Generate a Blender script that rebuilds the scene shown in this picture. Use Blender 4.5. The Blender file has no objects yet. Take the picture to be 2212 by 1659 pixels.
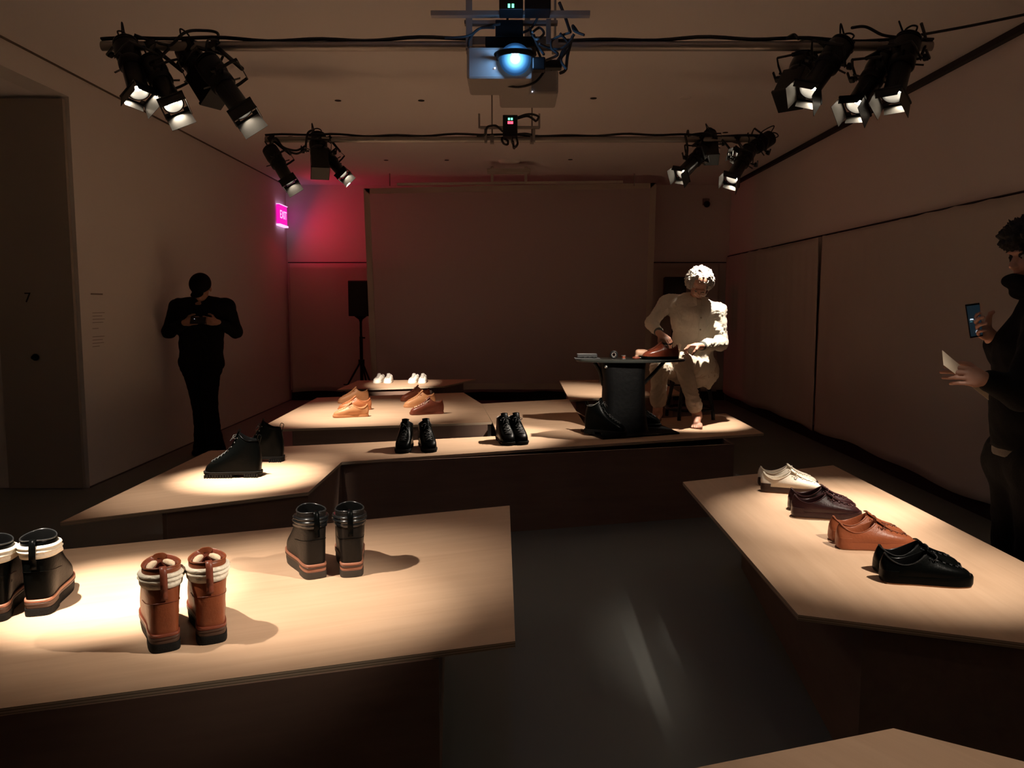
import bpy, bmesh, math, random
import numpy as np
from mathutils import Vector, Matrix, Quaternion
random.seed(7)
rng = np.random.RandomState(3)
PI = math.pi
scn = bpy.context.scene
COL = scn.collection

# ------------------------------------------------------------------ camera, world, exposure
FPX = 1720.0
PITCH = math.atan(173.5 / FPX)
CAMH = 1.5
cam_d = bpy.data.cameras.new('camera')
cam_d.sensor_fit = 'HORIZONTAL'
cam_d.sensor_width = 36.0
cam_d.lens = FPX / 2212 * 36
cam_d.clip_start = 0.05
cam = bpy.data.objects.new('camera', cam_d)
COL.objects.link(cam)
cam.location = (0, 0, CAMH)
cam.rotation_euler = (PI / 2 - PITCH, 0, 0)
scn.camera = cam
vs = scn.view_settings
vs.view_transform = 'Standard'
vs.look = 'None'
vs.gamma = 1.0
vs.use_curve_mapping = False
vs.exposure = 0.0
w = bpy.data.worlds.new('world')
w.use_nodes = True
w.node_tree.nodes['Background'].inputs[0].default_value = (0.60, 0.72, 1.0, 1)
w.node_tree.nodes['Background'].inputs[1].default_value = 0.004
scn.world = w
scn.cycles.max_bounces = 8
scn.cycles.diffuse_bounces = 6
scn.cycles.use_denoising = True
scn.cycles.sample_clamp_indirect = 4.0
LIGHTK = 1.8
WARM = (1.0, 0.87, 0.72)

# ------------------------------------------------------------------ geometry of the view
_c, _s = math.cos(PITCH), math.sin(PITCH)
def P(px, py, z=None, y=None, x=None):
    """point of the room that a picture position shows, on a known height / depth / side plane"""
    u = (px - 1106) / FPX
    v = -(py - 829.5) / FPX
    r = Vector((u, _c + v * _s, -_s + v * _c))
    t = (z - CAMH) / r.z if z is not None else (y / r.y if y is not None else x / r.x)
    return Vector((r.x * t, r.y * t, CAMH + r.z * t))

TZ = 0.53          # height of the platform tops
XL, XR, YB, ZC = -3.455, 3.34, 12.38, 3.3
YD = 6.37          # where the left wall ends and the alcove begins

# ------------------------------------------------------------------ materials
_m = {}
def mat(name, col, rough=0.6, metal=0.0, bump=0.0, bscale=60, var=0.0, vscale=6, coat=0.0, spec=0.5, sheen=0.0):
    if name in _m: return _m[name]
    m = bpy.data.materials.new(name); m.use_nodes = True
    nt = m.node_tree; b = nt.nodes['Principled BSDF']
    b.inputs['Base Color'].default_value = (*col, 1)
    b.inputs['Roughness'].default_value = rough
    b.inputs['Metallic'].default_value = metal
    b.inputs['Specular IOR Level'].default_value = spec
    b.inputs['Coat Weight'].default_value = coat
    b.inputs['Sheen Weight'].default_value = sheen
    tc = nt.nodes.new('ShaderNodeTexCoord')
    if var:
        n = nt.nodes.new('ShaderNodeTexNoise'); n.inputs['Scale'].default_value = vscale; n.inputs['Detail'].default_value = 5
        nt.links.new(tc.outputs['Object'], n.inputs['Vector'])
        mx = nt.nodes.new('ShaderNodeMix'); mx.data_type = 'RGBA'
        mx.inputs[6].default_value = (*[c * (1 - var) for c in col], 1)
        mx.inputs[7].default_value = (*[min(1, c * (1 + var)) for c in col], 1)
        nt.links.new(n.outputs['Fac'], mx.inputs[0]); nt.links.new(mx.outputs[2], b.inputs['Base Color'])
    if bump:
        n2 = nt.nodes.new('ShaderNodeTexNoise'); n2.inputs['Scale'].default_value = bscale; n2.inputs['Detail'].default_value = 4
        nt.links.new(tc.outputs['Object'], n2.inputs['Vector'])
        bp = nt.nodes.new('ShaderNodeBump'); bp.inputs['Strength'].default_value = bump; bp.inputs['Distance'].default_value = 0.01
        nt.links.new(n2.outputs['Fac'], bp.inputs['Height']); nt.links.new(bp.outputs['Normal'], b.inputs['Normal'])
    _m[name] = m
    return m

def emis(name, col, st, base=(0, 0, 0)):
    if name in _m: return _m[name]
    m = mat(name, base, 0.5)
    b = m.node_tree.nodes['Principled BSDF']
    b.inputs['Emission Color'].default_value = (*col, 1)
    b.inputs['Emission Strength'].default_value = st
    return m

def plywood(name, light, dark, edge=False):
    if name in _m: return _m[name]
    m = bpy.data.materials.new(name); m.use_nodes = True
    nt = m.node_tree; b = nt.nodes['Principled BSDF']
    b.inputs['Roughness'].default_value = 0.55
    b.inputs['Specular IOR Level'].default_value = 0.35
    tc = nt.nodes.new('ShaderNodeTexCoord')
    L = nt.links.new
    if edge:
        wv = nt.nodes.new('ShaderNodeTexWave'); wv.bands_direction = 'Z'; wv.inputs['Scale'].default_value = 42; wv.inputs['Distortion'].default_value = 0.3
        L(tc.outputs['Object'], wv.inputs['Vector'])
        fac = wv.outputs['Fac']
    else:
        mp = nt.nodes.new('ShaderNodeMapping'); mp.inputs['Scale'].default_value = (0.7, 9, 9)
        L(tc.outputs['Object'], mp.inputs['Vector'])
        n = nt.nodes.new('ShaderNodeTexNoise'); n.inputs['Scale'].default_value = 2.2; n.inputs['Detail'].default_value = 7; n.inputs['Roughness'].default_value = 0.62; n.inputs['Distortion'].default_value = 0.5
        L(mp.outputs[0], n.inputs['Vector'])
        n2 = nt.nodes.new('ShaderNodeTexNoise'); n2.inputs['Scale'].default_value = 2.3; n2.inputs['Detail'].default_value = 2
        L(tc.outputs['Object'], n2.inputs['Vector'])
        ad = nt.nodes.new('ShaderNodeMath'); ad.operation = 'MULTIPLY_ADD'; ad.inputs[1].default_value = 0.45; 
        L(n2.outputs['Fac'], ad.inputs[0])
        ml = nt.nodes.new('ShaderNodeMath'); ml.operation = 'MULTIPLY'; ml.inputs[1].default_value = 0.55
        L(n.outputs['Fac'], ml.inputs[0]); L(ml.outputs[0], ad.inputs[2])
        fac = ad.outputs[0]
    cr = nt.nodes.new('ShaderNodeValToRGB')
    cr.color_ramp.elements[0].position = 0.33; cr.color_ramp.elements[0].color = (*dark, 1)
    cr.color_ramp.elements[1].position = 0.62; cr.color_ramp.elements[1].color = (*light, 1)
    L(fac, cr.inputs[0])
    out = cr.outputs[0]
    if not edge:      # sparse small knots
        vo = nt.nodes.new('ShaderNodeTexVoronoi'); vo.inputs['Scale'].default_value = 1.3
        mp2 = nt.nodes.new('ShaderNodeMapping'); mp2.inputs['Scale'].default_value = (0.6, 1.5, 1)
        L(tc.outputs['Object'], mp2.inputs['Vector']); L(mp2.outputs[0], vo.inputs['Vector'])
        mr = nt.nodes.new('ShaderNodeMapRange'); mr.inputs[1].default_value = 0.010; mr.inputs[2].default_value = 0.03
        mr.inputs[3].default_value = 0.75; mr.inputs[4].default_value = 0.0
        L(vo.outputs['Distance'], mr.inputs[0])
        mx = nt.nodes.new('ShaderNodeMix'); mx.data_type = 'RGBA'; mx.inputs[7].default_value = (dark[0] * .3, dark[1] * .22, dark[2] * .18, 1)
        L(mr.outputs[0], mx.inputs[0]); L(out, mx.inputs[6]); out = mx.outputs[2]
    L(out, b.inputs['Base Color'])
    _m[name] = m
    return m

M_WALL = mat('wall_paint', (0.74, 0.71, 0.68), 0.85, bump=0.05, bscale=200)
M_CEIL = mat('ceiling_paint', (0.82, 0.78, 0.76), 0.9)
M_FLOOR = mat('grey_concrete_floor', (0.135, 0.142, 0.135), 0.6, bump=0.03, bscale=30, var=0.18, vscale=1.2)
M_CURT = mat('curtain_canvas', (0.52, 0.48, 0.44), 0.95, bump=0.15, bscale=300)
M_PLY = plywood('birch_plywood', (0.62, 0.42, 0.28), (0.52, 0.335, 0.215))
M_EDGE = plywood('plywood_edge', (0.60, 0.46, 0.33), (0.30, 0.22, 0.15), True)
M_BASE = plywood('plywood_base_shaded', (0.22, 0.135, 0.10), (0.17, 0.10, 0.075))  # same birch ply; the bases' shade is put into this darker colour
M_BLACK = mat('black_paint', (0.006, 0.006, 0.0065), 0.35, spec=.22)
M_BLACKM = mat('black_matte', (0.010, 0.010, 0.011), 0.7)
M_RUB = mat('black_rubber', (0.006, 0.0055, 0.005), 0.7, bump=0.2, bscale=200, spec=.15)
M_STEEL = mat('grey_steel', (0.32, 0.29, 0.27), 0.42, 0.8)
M_IRON = mat('black_iron', (0.002, 0.002, 0.0022), 0.5, 0.0, bump=0.2, bscale=25, spec=.12)
M_SKIN = mat('skin', (0.50, 0.27, 0.19), 0.55, bump=0.1, bscale=90)
M_DARKCLOTH = mat('black_cloth', (0.004, 0.004, 0.0045), 0.9, bump=0.3, bscale=80, spec=0.15)

# ------------------------------------------------------------------ object helpers
def link(o, parent=None):
    COL.objects.link(o)
    if parent is not None: o.parent = parent
    return o
def tag(o, label, cat, group=None):
    o['label'] = label; o['category'] = cat
    if group: o['group'] = group
    return o
def empty(name, loc=(0, 0, 0), rz=0.0, label=None, cat=None, group=None):
    o = bpy.data.objects.new(name, None); o.empty_display_size = 0.1
    COL.objects.link(o); o.location = loc; o.rotation_euler = (0, 0, rz)
    if label: tag(o, label, cat, group)
    return o
def mesh_obj(name, verts, faces, m, parent=None, smooth=None, mats=None, midx=None):
    me = bpy.data.meshes.new(name)
    me.from_pydata([tuple(v) for v in verts], [], [tuple(f) for f in faces])
    me.materials.append(m)
    for x in (mats or []): me.materials.append(x)
    if midx is not None: me.polygons.foreach_set('material_index', midx)
    if smooth is not None:
        me.polygons.foreach_set('use_smooth', [True] * len(me.polygons))
        if smooth < 180: me.set_sharp_from_angle(angle=math.radians(smooth))
    me.update()
    return link(bpy.data.objects.new(name, me), parent)

class MB:
    """collects shapes, then makes ONE mesh object"""
    def __init__(s): s.v = []; s.f = []
    def add(s, vs, fs):
        n = len(s.v); s.v += [Vector(v) for v in vs]; s.f += [tuple(i + n for i in f) for f in fs]; return s
    def box(s, c, d, rot=None):
        c = Vector(c); hx, hy, hz = d[0] / 2, d[1] / 2, d[2] / 2
        vs = [Vector((x, y, z)) for x in (-hx, hx) for y in (-hy, hy) for z in (-hz, hz)]
        if rot is not None: vs = [rot @ v for v in vs]
        return s.add([c + v for v in vs], [(0, 1, 3, 2), (4, 6, 7, 5), (0, 4, 5, 1), (2, 3, 7, 6), (0, 2, 6, 4), (1, 5, 7, 3)])
    def tube(s, pts, r, n=8, caps=True, closed=False, flat=1.0, up=None):
        pts = [Vector(p) for p in pts]; k = len(pts)
        rs = r if isinstance(r, (list, tuple)) else [r] * k
        vs = []; fs = []; prev = None
        for i, p in enumerate(pts):
            a = pts[(i - 1) % k] if (i > 0 or closed) else p
            b = pts[(i + 1) % k] if (i < k - 1 or closed) else p
            t = (b - a)
            t = t.normalized() if t.length > 1e-9 else Vector((0, 0, 1))
            if prev is None:
                h = Vector(up) if up is not None else (Vector((0, 0, 1)) if abs(t.z) < 0.9 else Vector((1, 0, 0)))
                u = (h - t * h.dot(t)).normalized()
            else:
                u = (prev - t * prev.dot(t))
                u = u.normalized() if u.length > 1e-6 else prev
            prev = u; w_ = t.cross(u)
            for j in range(n):
                a_ = 2 * PI * j / n
                vs.append(p + u * math.cos(a_) * rs[i] * flat + w_ * math.sin(a_) * rs[i])
        for i in range(k if closed else k - 1):
            i2 = (i + 1) % k
            for j in range(n):
                j2 = (j + 1) % n
                fs.append((i * n + j, i * n + j2, i2 * n + j2, i2 * n + j))
        if caps and not closed:
            fs.append(tuple(reversed(range(n)))); fs.append(tuple((k - 1) * n + j for j in range(n)))
        return s.add(vs, fs)
    def cyl(s, a, b, r, r2=None, n=20): return s.tube([a, b], [r, r if r2 is None else r2], n)
    def lathe(s, prof, n=28, o=(0, 0, 0), axis=2, sgn=1):
        o = Vector(o); vs = []; fs = []
        for (r, z) in prof:
            for j in range(n):
                a = 2 * PI * j / n
                vs.append(o + Vector((r * math.cos(a), r * math.sin(a), sgn * z)))
        for i in range(len(prof) - 1):
            for j in range(n):
                j2 = (j + 1) % n
                q = (i * n + j, i * n + j2, (i + 1) * n + j2, (i + 1) * n + j)
                fs.append(q if sgn > 0 else q[::-1])
        return s.add(vs, fs)
    def prism(s, poly, z0, z1):
        n = len(poly)
        a = sum(poly[i][0] * poly[(i + 1) % n][1] - poly[(i + 1) % n][0] * poly[i][1] for i in range(n))
        if a < 0: poly = list(reversed(poly))
        vs = [(p[0], p[1], z0) for p in poly] + [(p[0], p[1], z1) for p in poly]
        fs = [tuple(reversed(range(n))), tuple(range(n, 2 * n))] + [(i, (i + 1) % n, n + (i + 1) % n, n + i) for i in range(n)]
        return s.add(vs, fs)
    def ball(s, c, r, n=12, m=8, rot=None):
        c = Vector(c); r = (r, r, r) if not isinstance(r, (tuple, list)) else r
        vs = []; fs = []
        for i in range(m + 1):
            th = PI * i / m
            for j in range(n):
                ph = 2 * PI * j / n
                v = Vector((r[0] * math.sin(th) * math.cos(ph), r[1] * math.sin(th) * math.sin(ph), r[2] * math.cos(th)))
                vs.append(c + (rot @ v if rot is not None else v))
        for i in range(m):
            for j in range(n):
                j2 = (j + 1) % n
                fs.append((i * n + j, (i + 1) * n + j, (i + 1) * n + j2, i * n + j2))
        return s.add(vs, fs)
    def build(s, name, m, parent=None, smooth=None, bevel=0, **kw):
        o = mesh_obj(name, s.v, s.f, m, parent, smooth, **kw)
        if bevel:
            b = o.modifiers.new('bevel', 'BEVEL'); b.width = bevel; b.segments = 2; b.limit_method = 'ANGLE'
        return o
def structure(o): o['kind'] = 'structure'; return o
def spline(pts, n=8):
    pts = [Vector(p) for p in pts]; out = []
    for i in range(len(pts) - 1):
        p0 = pts[max(i - 1, 0)]; p1 = pts[i]; p2 = pts[i + 1]; p3 = pts[min(i + 2, len(pts) - 1)]
        for k in range(n):
            t = k / n
            out.append(0.5 * ((2 * p1) + (p2 - p0) * t + (2 * p0 - 5 * p1 + 4 * p2 - p3) * t * t + (3 * p1 - p0 - 3 * p2 + p3) * t ** 3))
    out.append(pts[-1]); return out

# ================================================================== the room
def quad(name, pts, m): return structure(mesh_obj(name, pts, [tuple(range(len(pts)))], m))
def slab(name, lo, hi, m, bevel=0):
    c = [(a + b) / 2 for a, b in zip(lo, hi)]; d = [b - a for a, b in zip(lo, hi)]
    return structure(MB().box(c, d).build(name, m, bevel=bevel))
YF = -3.0
slab('floor', (-5.4, YF, -0.12), (XR + 0.1, YB + 0.1, 0), M_FLOOR)
slab('ceiling', (-5.4, YF, ZC), (XR + 0.1, YB + 0.1, ZC + 0.12), M_CEIL)
slab('wall_back', (XL - 0.1, YB, 0), (XR + 0.1, YB + 0.12, ZC), M_WALL)
slab('wall_right', (XR, YF, 0), (XR + 0.12, YB, ZC), M_WALL)
slab('wall_front', (-5.4, YF - 0.12, 0), (XR + 0.1, YF, ZC), M_WALL)
wl = MB()
wl.box(((XL - 5.3) / 2, (YD + YB) / 2 + 0.03, ZC / 2), (5.3 + XL, YB - YD, ZC))       # thick wall, its end faces the alcove
wl.box((XL - 0.1, (2.0 + YD) / 2, (3.105 + ZC) / 2), (0.2, YD - 2.0 + 0.06, ZC - 3.105))  # header above the alcove opening
wl.box((XL - 0.1, (YF + 2.0) / 2, ZC / 2), (0.2, 2.0 - YF, ZC))
wl.box((-5.35, (YF + YD) / 2, ZC / 2), (0.1, YD - YF, ZC))
structure(wl.build('wall_left', M_WALL))
slab('ceiling_alcove', (-5.3, 2.0, 3.105), (XL - 0.2, YD + 0.03, 3.2), M_CEIL)
# alcove door, flush in the end of the left wall, with its number and thumb turn
M_DOOR = mat('door_paint', (0.34, 0.30, 0.26), 0.75)
dr = slab('door_1', (-4.09, YD - 0.012, 0.006), (XL - 0.03, YD + 0.024, 3.08), M_DOOR)
o = MB().cyl((-3.81, YD - 0.014, 1.074), (-3.81, YD - 0.05, 1.074), 0.016).build('door_knob', M_BLACK, dr, 40)
o = MB().cyl((-3.81, YD - 0.012, 1.074), (-3.81, YD - 0.018, 1.074), 0.028).build('door_rose', M_BLACK, dr, 40)
def text(name, body, size, m, loc, rot, parent=None, ext=0.001, ax='CENTER'):
    cu = bpy.data.curves.new(name, 'FONT'); cu.body = body; cu.size = size; cu.extrude = ext
    cu.align_x = ax; cu.align_y = 'CENTER'
    t_ = bpy.data.objects.new(name, cu); COL.objects.link(t_); bpy.context.view_layer.update()
    me = bpy.data.meshes.new_from_object(t_.evaluated_get(bpy.context.evaluated_depsgraph_get())); bpy.data.objects.remove(t_)
    me.materials.clear(); me.materials.append(m)
    o = bpy.data.objects.new(name, me); COL.objects.link(o); o.location = loc; o.rotation_euler = rot
    if parent: o.parent = parent
    return o
text('door_number', '7', 0.11, M_BLACKM, (-3.845, YD - 0.014, 1.545), (PI / 2, 0, 0), dr)
M_GREYTXT = mat('grey_vinyl', (0.22, 0.18, 0.15), 0.8)
# dark strip painting the gap's shade where left wall meets ceiling, black track on the right
slab('gap_shade_strip', (XL, 0.5, ZC - 0.012), (XL + 0.012, YB, ZC), mat('gap_shade', (0.12, 0.09, 0.07), 0.9))
slab('trim_2', (XR - 0.05, 0.6, ZC - 0.045), (XR, 12.1, ZC), M_BLACKM)
bb = slab('baseboard_left', (XL, YD + 0.03, 0), (XL + 0.006, YB, 0.012), mat('gap_shade2', (0.10, 0.08, 0.07), 0.9))

slab('curtain_shade_right', (XR - .012, .6, 0), (XR, YB - .02, .16), M_BLACKM)  # black strip painted as the shade below the curtain hem
slab('curtain_shade_back', (XL + .01, YB - .012, 0), (XR - .02, YB, .16), M_BLACKM)  # same painted shade strip, under the back curtain

# wall text panel: thin lines of vinyl
wt = empty('wall_text', (XL + 0.002, 6.6, 1.5), 0, 'faint small vinyl wall text beside the alcove corner on the left wall', 'wall text')
for i in range(1):
    a = P(196, 635, x=XL + 0.002); b_ = P(222, 636, x=XL + 0.002)
    MB().box((0, (a.y + b_.y) / 2 - 6.6, a.z - 1.5), (0.001, b_.y - a.y, 0.012)).build('heading', M_GREYTXT, wt)
for k, (py, l) in enumerate([(676, 1), (683, .8), (690, 1), (697, .9), (710, .5), (728, 1), (735, .85), (742, .95), (749, .6)]):
    a = P(200, py, x=XL + 0.002); b_ = P(200 + 26 * l, py, x=XL + 0.002)
    MB().box((0, (a.y + b_.y) / 2 - 6.6, a.z - 1.5), (0.001, b_.y - a.y, 0.004)).build('text_line', M_GREYTXT, wt)

# ------------------------------------------------------------------ curtains
def curtain(name, p0, p1, ztop, zbot, seed, label, depth=0.013, freq=9.0, taper=None):
    p0 = Vector(p0); p1 = Vector(p1); d = p1 - p0; L = d.length; d.normalize()
    nrm = Vector((-d.y, d.x, 0))
    r = random.Random(seed); nx = int(L / 0.028); nz = 26
    ph = [r.uniform(0, 6.28) for _ in range(8)]; fr = [freq * r.uniform(.45, 1.7) for _ in range(8)]; am = [r.uniform(.3, 1) for _ in range(8)]
    vs = []; fs = []
    for j in range(nz + 1):
        t = j / nz
        for i in range(nx + 1):
            u = i / nx * L
            a = sum(am[q] * math.sin(u * fr[q] + ph[q] + 0.8 * t * math.sin(q)) for q in range(8)) / 4
            a2 = sum(am[q] * math.sin(u * fr[q] * 2.6 + ph[q] * 2) for q in range(3)) / 3
            off = depth * (a * (0.35 + 0.75 * t) + 0.35 * a2 * (1 - t))
            hem = zbot + 0.018 * math.sin(u * 1.9 + ph[0]) + 0.010 * math.sin(u * 5.3 + ph[1]) + 0.006 * a
            top = ztop - 0.008 * abs(math.sin(u * 7.5 + ph[2])) - 0.006 * math.sin(u * 2.1)
            uu = u
            if taper: uu += taper(u, t, L)
            z = top + (hem - top) * t
            q = p0 + d * uu + nrm * off
            vs.append((q.x, q.y, z))
    for j in range(nz):
        for i in range(nx):
            a = j * (nx + 1) + i
            fs.append((a, a + 1, a + nx + 2, a + nx + 1))
    o = mesh_obj(name, vs, fs, M_CURT, None, 180)
    s = o.modifiers.new('thick', 'SOLIDIFY'); s.thickness = 0.003
    return tag(o, label, 'curtain', 'canvas curtains along the walls')
XC = 3.25
YS = P(1765, 700, x=XC).y
curtain('curtain', (-3.40, YB - 0.13, 0), (3.16, YB - 0.13, 0), 2.115, 0.13, 1, 'long canvas curtain across the lower half of the back wall behind the screen')
curtain('curtain', (XC, YS + 0.02, 0), (XC, YB - 0.2, 0), 2.205, 0.135, 2, 'right wall canvas curtain on the far side of the black slit', taper=lambda u, t, L: 0.03 * max(0, 1 - 1.25 * t) * math.exp(-u / .25))
curtain('curtain', (XC, 0.8, 0), (XC, YS - 0.01, 0), 2.205, 0.145, 3, 'right wall canvas curtain on the near side of the black slit, behind the visitor', taper=lambda u, t, L: -0.035 * max(0, 1 - 1.25 * t) * math.exp((u - L) / .3))
for nm, a, b_, lb in (('curtain_rod', (-3.42, YB - 0.10, 2.125), (XR - .05, YB - 0.10, 2.125), 'thin dark curtain rod along the back wall'),
                      ('curtain_rod', (XR - 0.06, 0.8, 2.215), (XR - 0.06, YB - 0.15, 2.215), 'thin dark curtain rod along the right wall')):
    tag(MB().cyl(a, b_, 0.008, n=8).build(nm, M_BLACKM, None, 60), lb, 'curtain rod')

# ------------------------------------------------------------------ display platforms
def platform(label, top, base, edge_i=0, group='plywood display platforms', parts=True):
    """top / base: lists of (x, y); local X runs along edge edge_i"""
    top = [Vector((p[0], p[1])) for p in top]
    o0 = top[edge_i]; d = top[(edge_i + 1) % len(top)] - o0; ang = math.atan2(d.y, d.x)
    root = empty('display_platform', (o0.x, o0.y, 0), ang, label, 'platform', group)
    R = Matrix.Rotation(-ang, 2)
    lt = [R @ (p - o0) for p in top]; lb = [R @ (Vector((p[0], p[1])) - o0) for p in base]
    n = len(lt)
    mb = MB().prism(lt, -0.018, 0)
    mi = [0, 0] + [1] * n
    o = mb.build('tabletop', M_PLY, root, mats=[M_EDGE], midx=mi)
    o.location = (0, 0, TZ)
    # base: four separate side panels, 18 mm thick
    k = len(lb)
    area = sum(lb[i].x * lb[(i + 1) % k].y - lb[(i + 1) % k].x * lb[i].y for i in range(k))
    for i in range(k):
        a, b_ = lb[i], lb[(i + 1) % k]
        dd = (b_ - a).normalized(); nn = Vector((-dd.y, dd.x)) * (0.018 if area > 0 else -0.018)
        poly = [a, b_ , b_ + nn - dd * .0, a + nn + dd * .0]
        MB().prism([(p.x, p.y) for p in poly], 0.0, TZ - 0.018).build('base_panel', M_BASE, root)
    return root
def xy(px, py, z=TZ): v = P(px, py, z=z); return (v.x, v.y)
L_TOP = [xy(1113, 1385), xy(1101, 1092), (-3.05, 2.58), (-2.75, 1.36)]
platform('plywood display platform nearest on the left, carrying the high pull-on boots', L_TOP,
         [(-0.205, 2.140), (-0.29, 3.30), (-2.6, 2.60), (-2.4, 1.47)], 1)
A_TOP = [xy(130, 1128), xy(666, 1063), xy(738, 998), (-1.088, 5.501), xy(622, 964), xy(451, 974)]
platform('plywood display platform in the middle left, carrying the black hiking boots', A_TOP,
         [(-1.66, 3.70), (-1.058, 4.052), (-1.056, 5.25), (-1.80, 5.05)], 0)
B_TOP = [xy(738, 998), xy(1650, 936), xy(1568, 893), xy(1262, 915), xy(1228, 862), xy(1040, 872), (-0.16, 6.486), (-0.10, 5.80), (-1.088, 5.501)]
fr_ = lambda x: 4.845 + 0.352 * (x + 1.049)
platform('long plywood platform under the seated shoemaker and two black lace-up pairs', B_TOP,
         [(-1.055, fr_(-1.05) + .012), (1.57, P(1571, 953, z=TZ).y - .02), (1.57, 6.75), (0.75, 6.3), (0.5, 7.9), (-0.2, 7.55), (-0.02, 5.72), (-1.055, 5.40)], 0)
C_TOP = [xy(552, 929), (-0.164, 6.486), xy(1040, 872), xy(1001, 848), xy(685, 859)]
platform('plywood display platform carrying two trios of tan and brown lace-up shoes', C_TOP,
         [(P(634, 945, y=6.19).x, 6.16), (-0.2, 6.47), (-0.5, 8.5), (-1.85, 8.1)], 0)
D_TOP = [xy(728, 842), xy(960, 834), xy(1028, 819), xy(773, 822)]
platform('farthest plywood display platform, carrying two white pairs before the screen', D_TOP,
         [(-1.80, 9.06), (-0.95, 9.36), (-0.62, 10.1), (-1.85, 9.98)], 0)
E_TOP = [xy(1230, 864), xy(1475, 851.5), (1.86, 10.3), xy(1208, 822)]
platform('plywood display platform behind the shoemaker, holding a glass jar', E_TOP,
         [(0.66, 8.10), (1.72, 8.44), (1.75, 10.1), (0.68, 9.95)], 0)
R_TOP = [xy(1724, 1328), (2.02, 2.0), (1.93, 2.9), xy(1800, 1005), xy(1475, 1041)]
platform('plywood display platform on the right, carrying the row of four sneaker pairs', R_TOP,
         [(1.082, 2.365), (1.90, 2.075), (1.84, 4.55), (1.31, 4.42)], 2)
N_TOP = [xy(1500, 1659), (0.0, 1.40), (0.45, 0.72), (1.45, 0.95), xy(2212, 1645), xy(1930, 1573)]
platform('empty plywood display platform at the bottom edge, nearest of all', N_TOP,
         [(0.42, 1.50), (0.15, 1.35), (0.55, 0.85), (1.3, 1.02), (0.88, 1.66)], 1)

# ================================================================== shoes
OUT = [(0, 0), (.27, .015), (.37, .08), (.40, .19), (.40, .34), (.45, .50), (.50, .66), (.495, .81), (.37, .94), (.03, 1.0),
       (-.30, .970), (-.46, .86), (-.47, .69), (-.38, .51), (-.32, .34), (-.35, .19), (-.34, .08), (-.25, .015)]
NU = 60
def outline(W, L, left):
    n = len(OUT); pts = []
    for i in range(NU):
        u = i / NU * n; k = int(u); t = u - k
        p0, p1, p2, p3 = [Vector(OUT[(k + q) % n]) for q in (-1, 0, 1, 2)]
        p = 0.5 * ((2 * p1) + (p2 - p0) * t + (2 * p0 - 5 * p1 + 4 * p2 - p3) * t * t + (3 * p1 - p0 - 3 * p2 + p3) * t ** 3)
        pts.append(Vector((p.x * W, p.y * L)))
    if left: pts = [Vector((-pts[(-i) % NU].x, pts[(-i) % NU].y)) for i in range(NU)]
    return pts

STY = {
 # H collar height over sole, z0 sole top, toe height, collar radii & centre, instep control, heel control
 'pull_boot': dict(L=.292, W=.108, z0=.052, H=.182, toe=.048, rx=.051, ry=.060, yc=.066, ins=(.115, .055), fr=.009, bk=.004, dip=.0, M=26),
 'hiker': dict(L=.315, W=.112, z0=.034, H=.182, toe=.055, rx=.045, ry=.055, yc=.066, ins=(.180, .038), fr=.036, bk=-.010, dip=.010, M=26),
 'ankle': dict(L=.290, W=.106, z0=.024, H=.146, toe=.048, rx=.042, ry=.055, yc=.066, ins=(.185, .040), fr=.026, bk=.0, dip=.012, M=22),
 'high': dict(L=.300, W=.100, z0=.020, H=.098, toe=.042, rx=.038, ry=.060, yc=.070, ins=(.205, .036), fr=.030, bk=.006, dip=.018, M=22),
 'low': dict(L=.300, W=.100, z0=.020, H=.075, toe=.040, rx=.038, ry=.070, yc=.078, ins=(.215, .030), fr=.030, bk=.012, dip=.022, M=20),
 'sneaker': dict(L=.298, W=.102, z0=.027, H=.062, toe=.037, rx=.038, ry=.071, yc=.079, ins=(.215, .024), fr=.026, bk=.012, dip=.020, M=20),
 'slip': dict(L=.285, W=.098, z0=.020, H=.060, toe=.038, rx=.036, ry=.074, yc=.080, ins=(.205, .028), fr=.024, bk=.008, dip=.014, M=18),
}
def sm(x): x = max(0.0, min(1.0, x)); return x * x * (3 - 2 * x)
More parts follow.
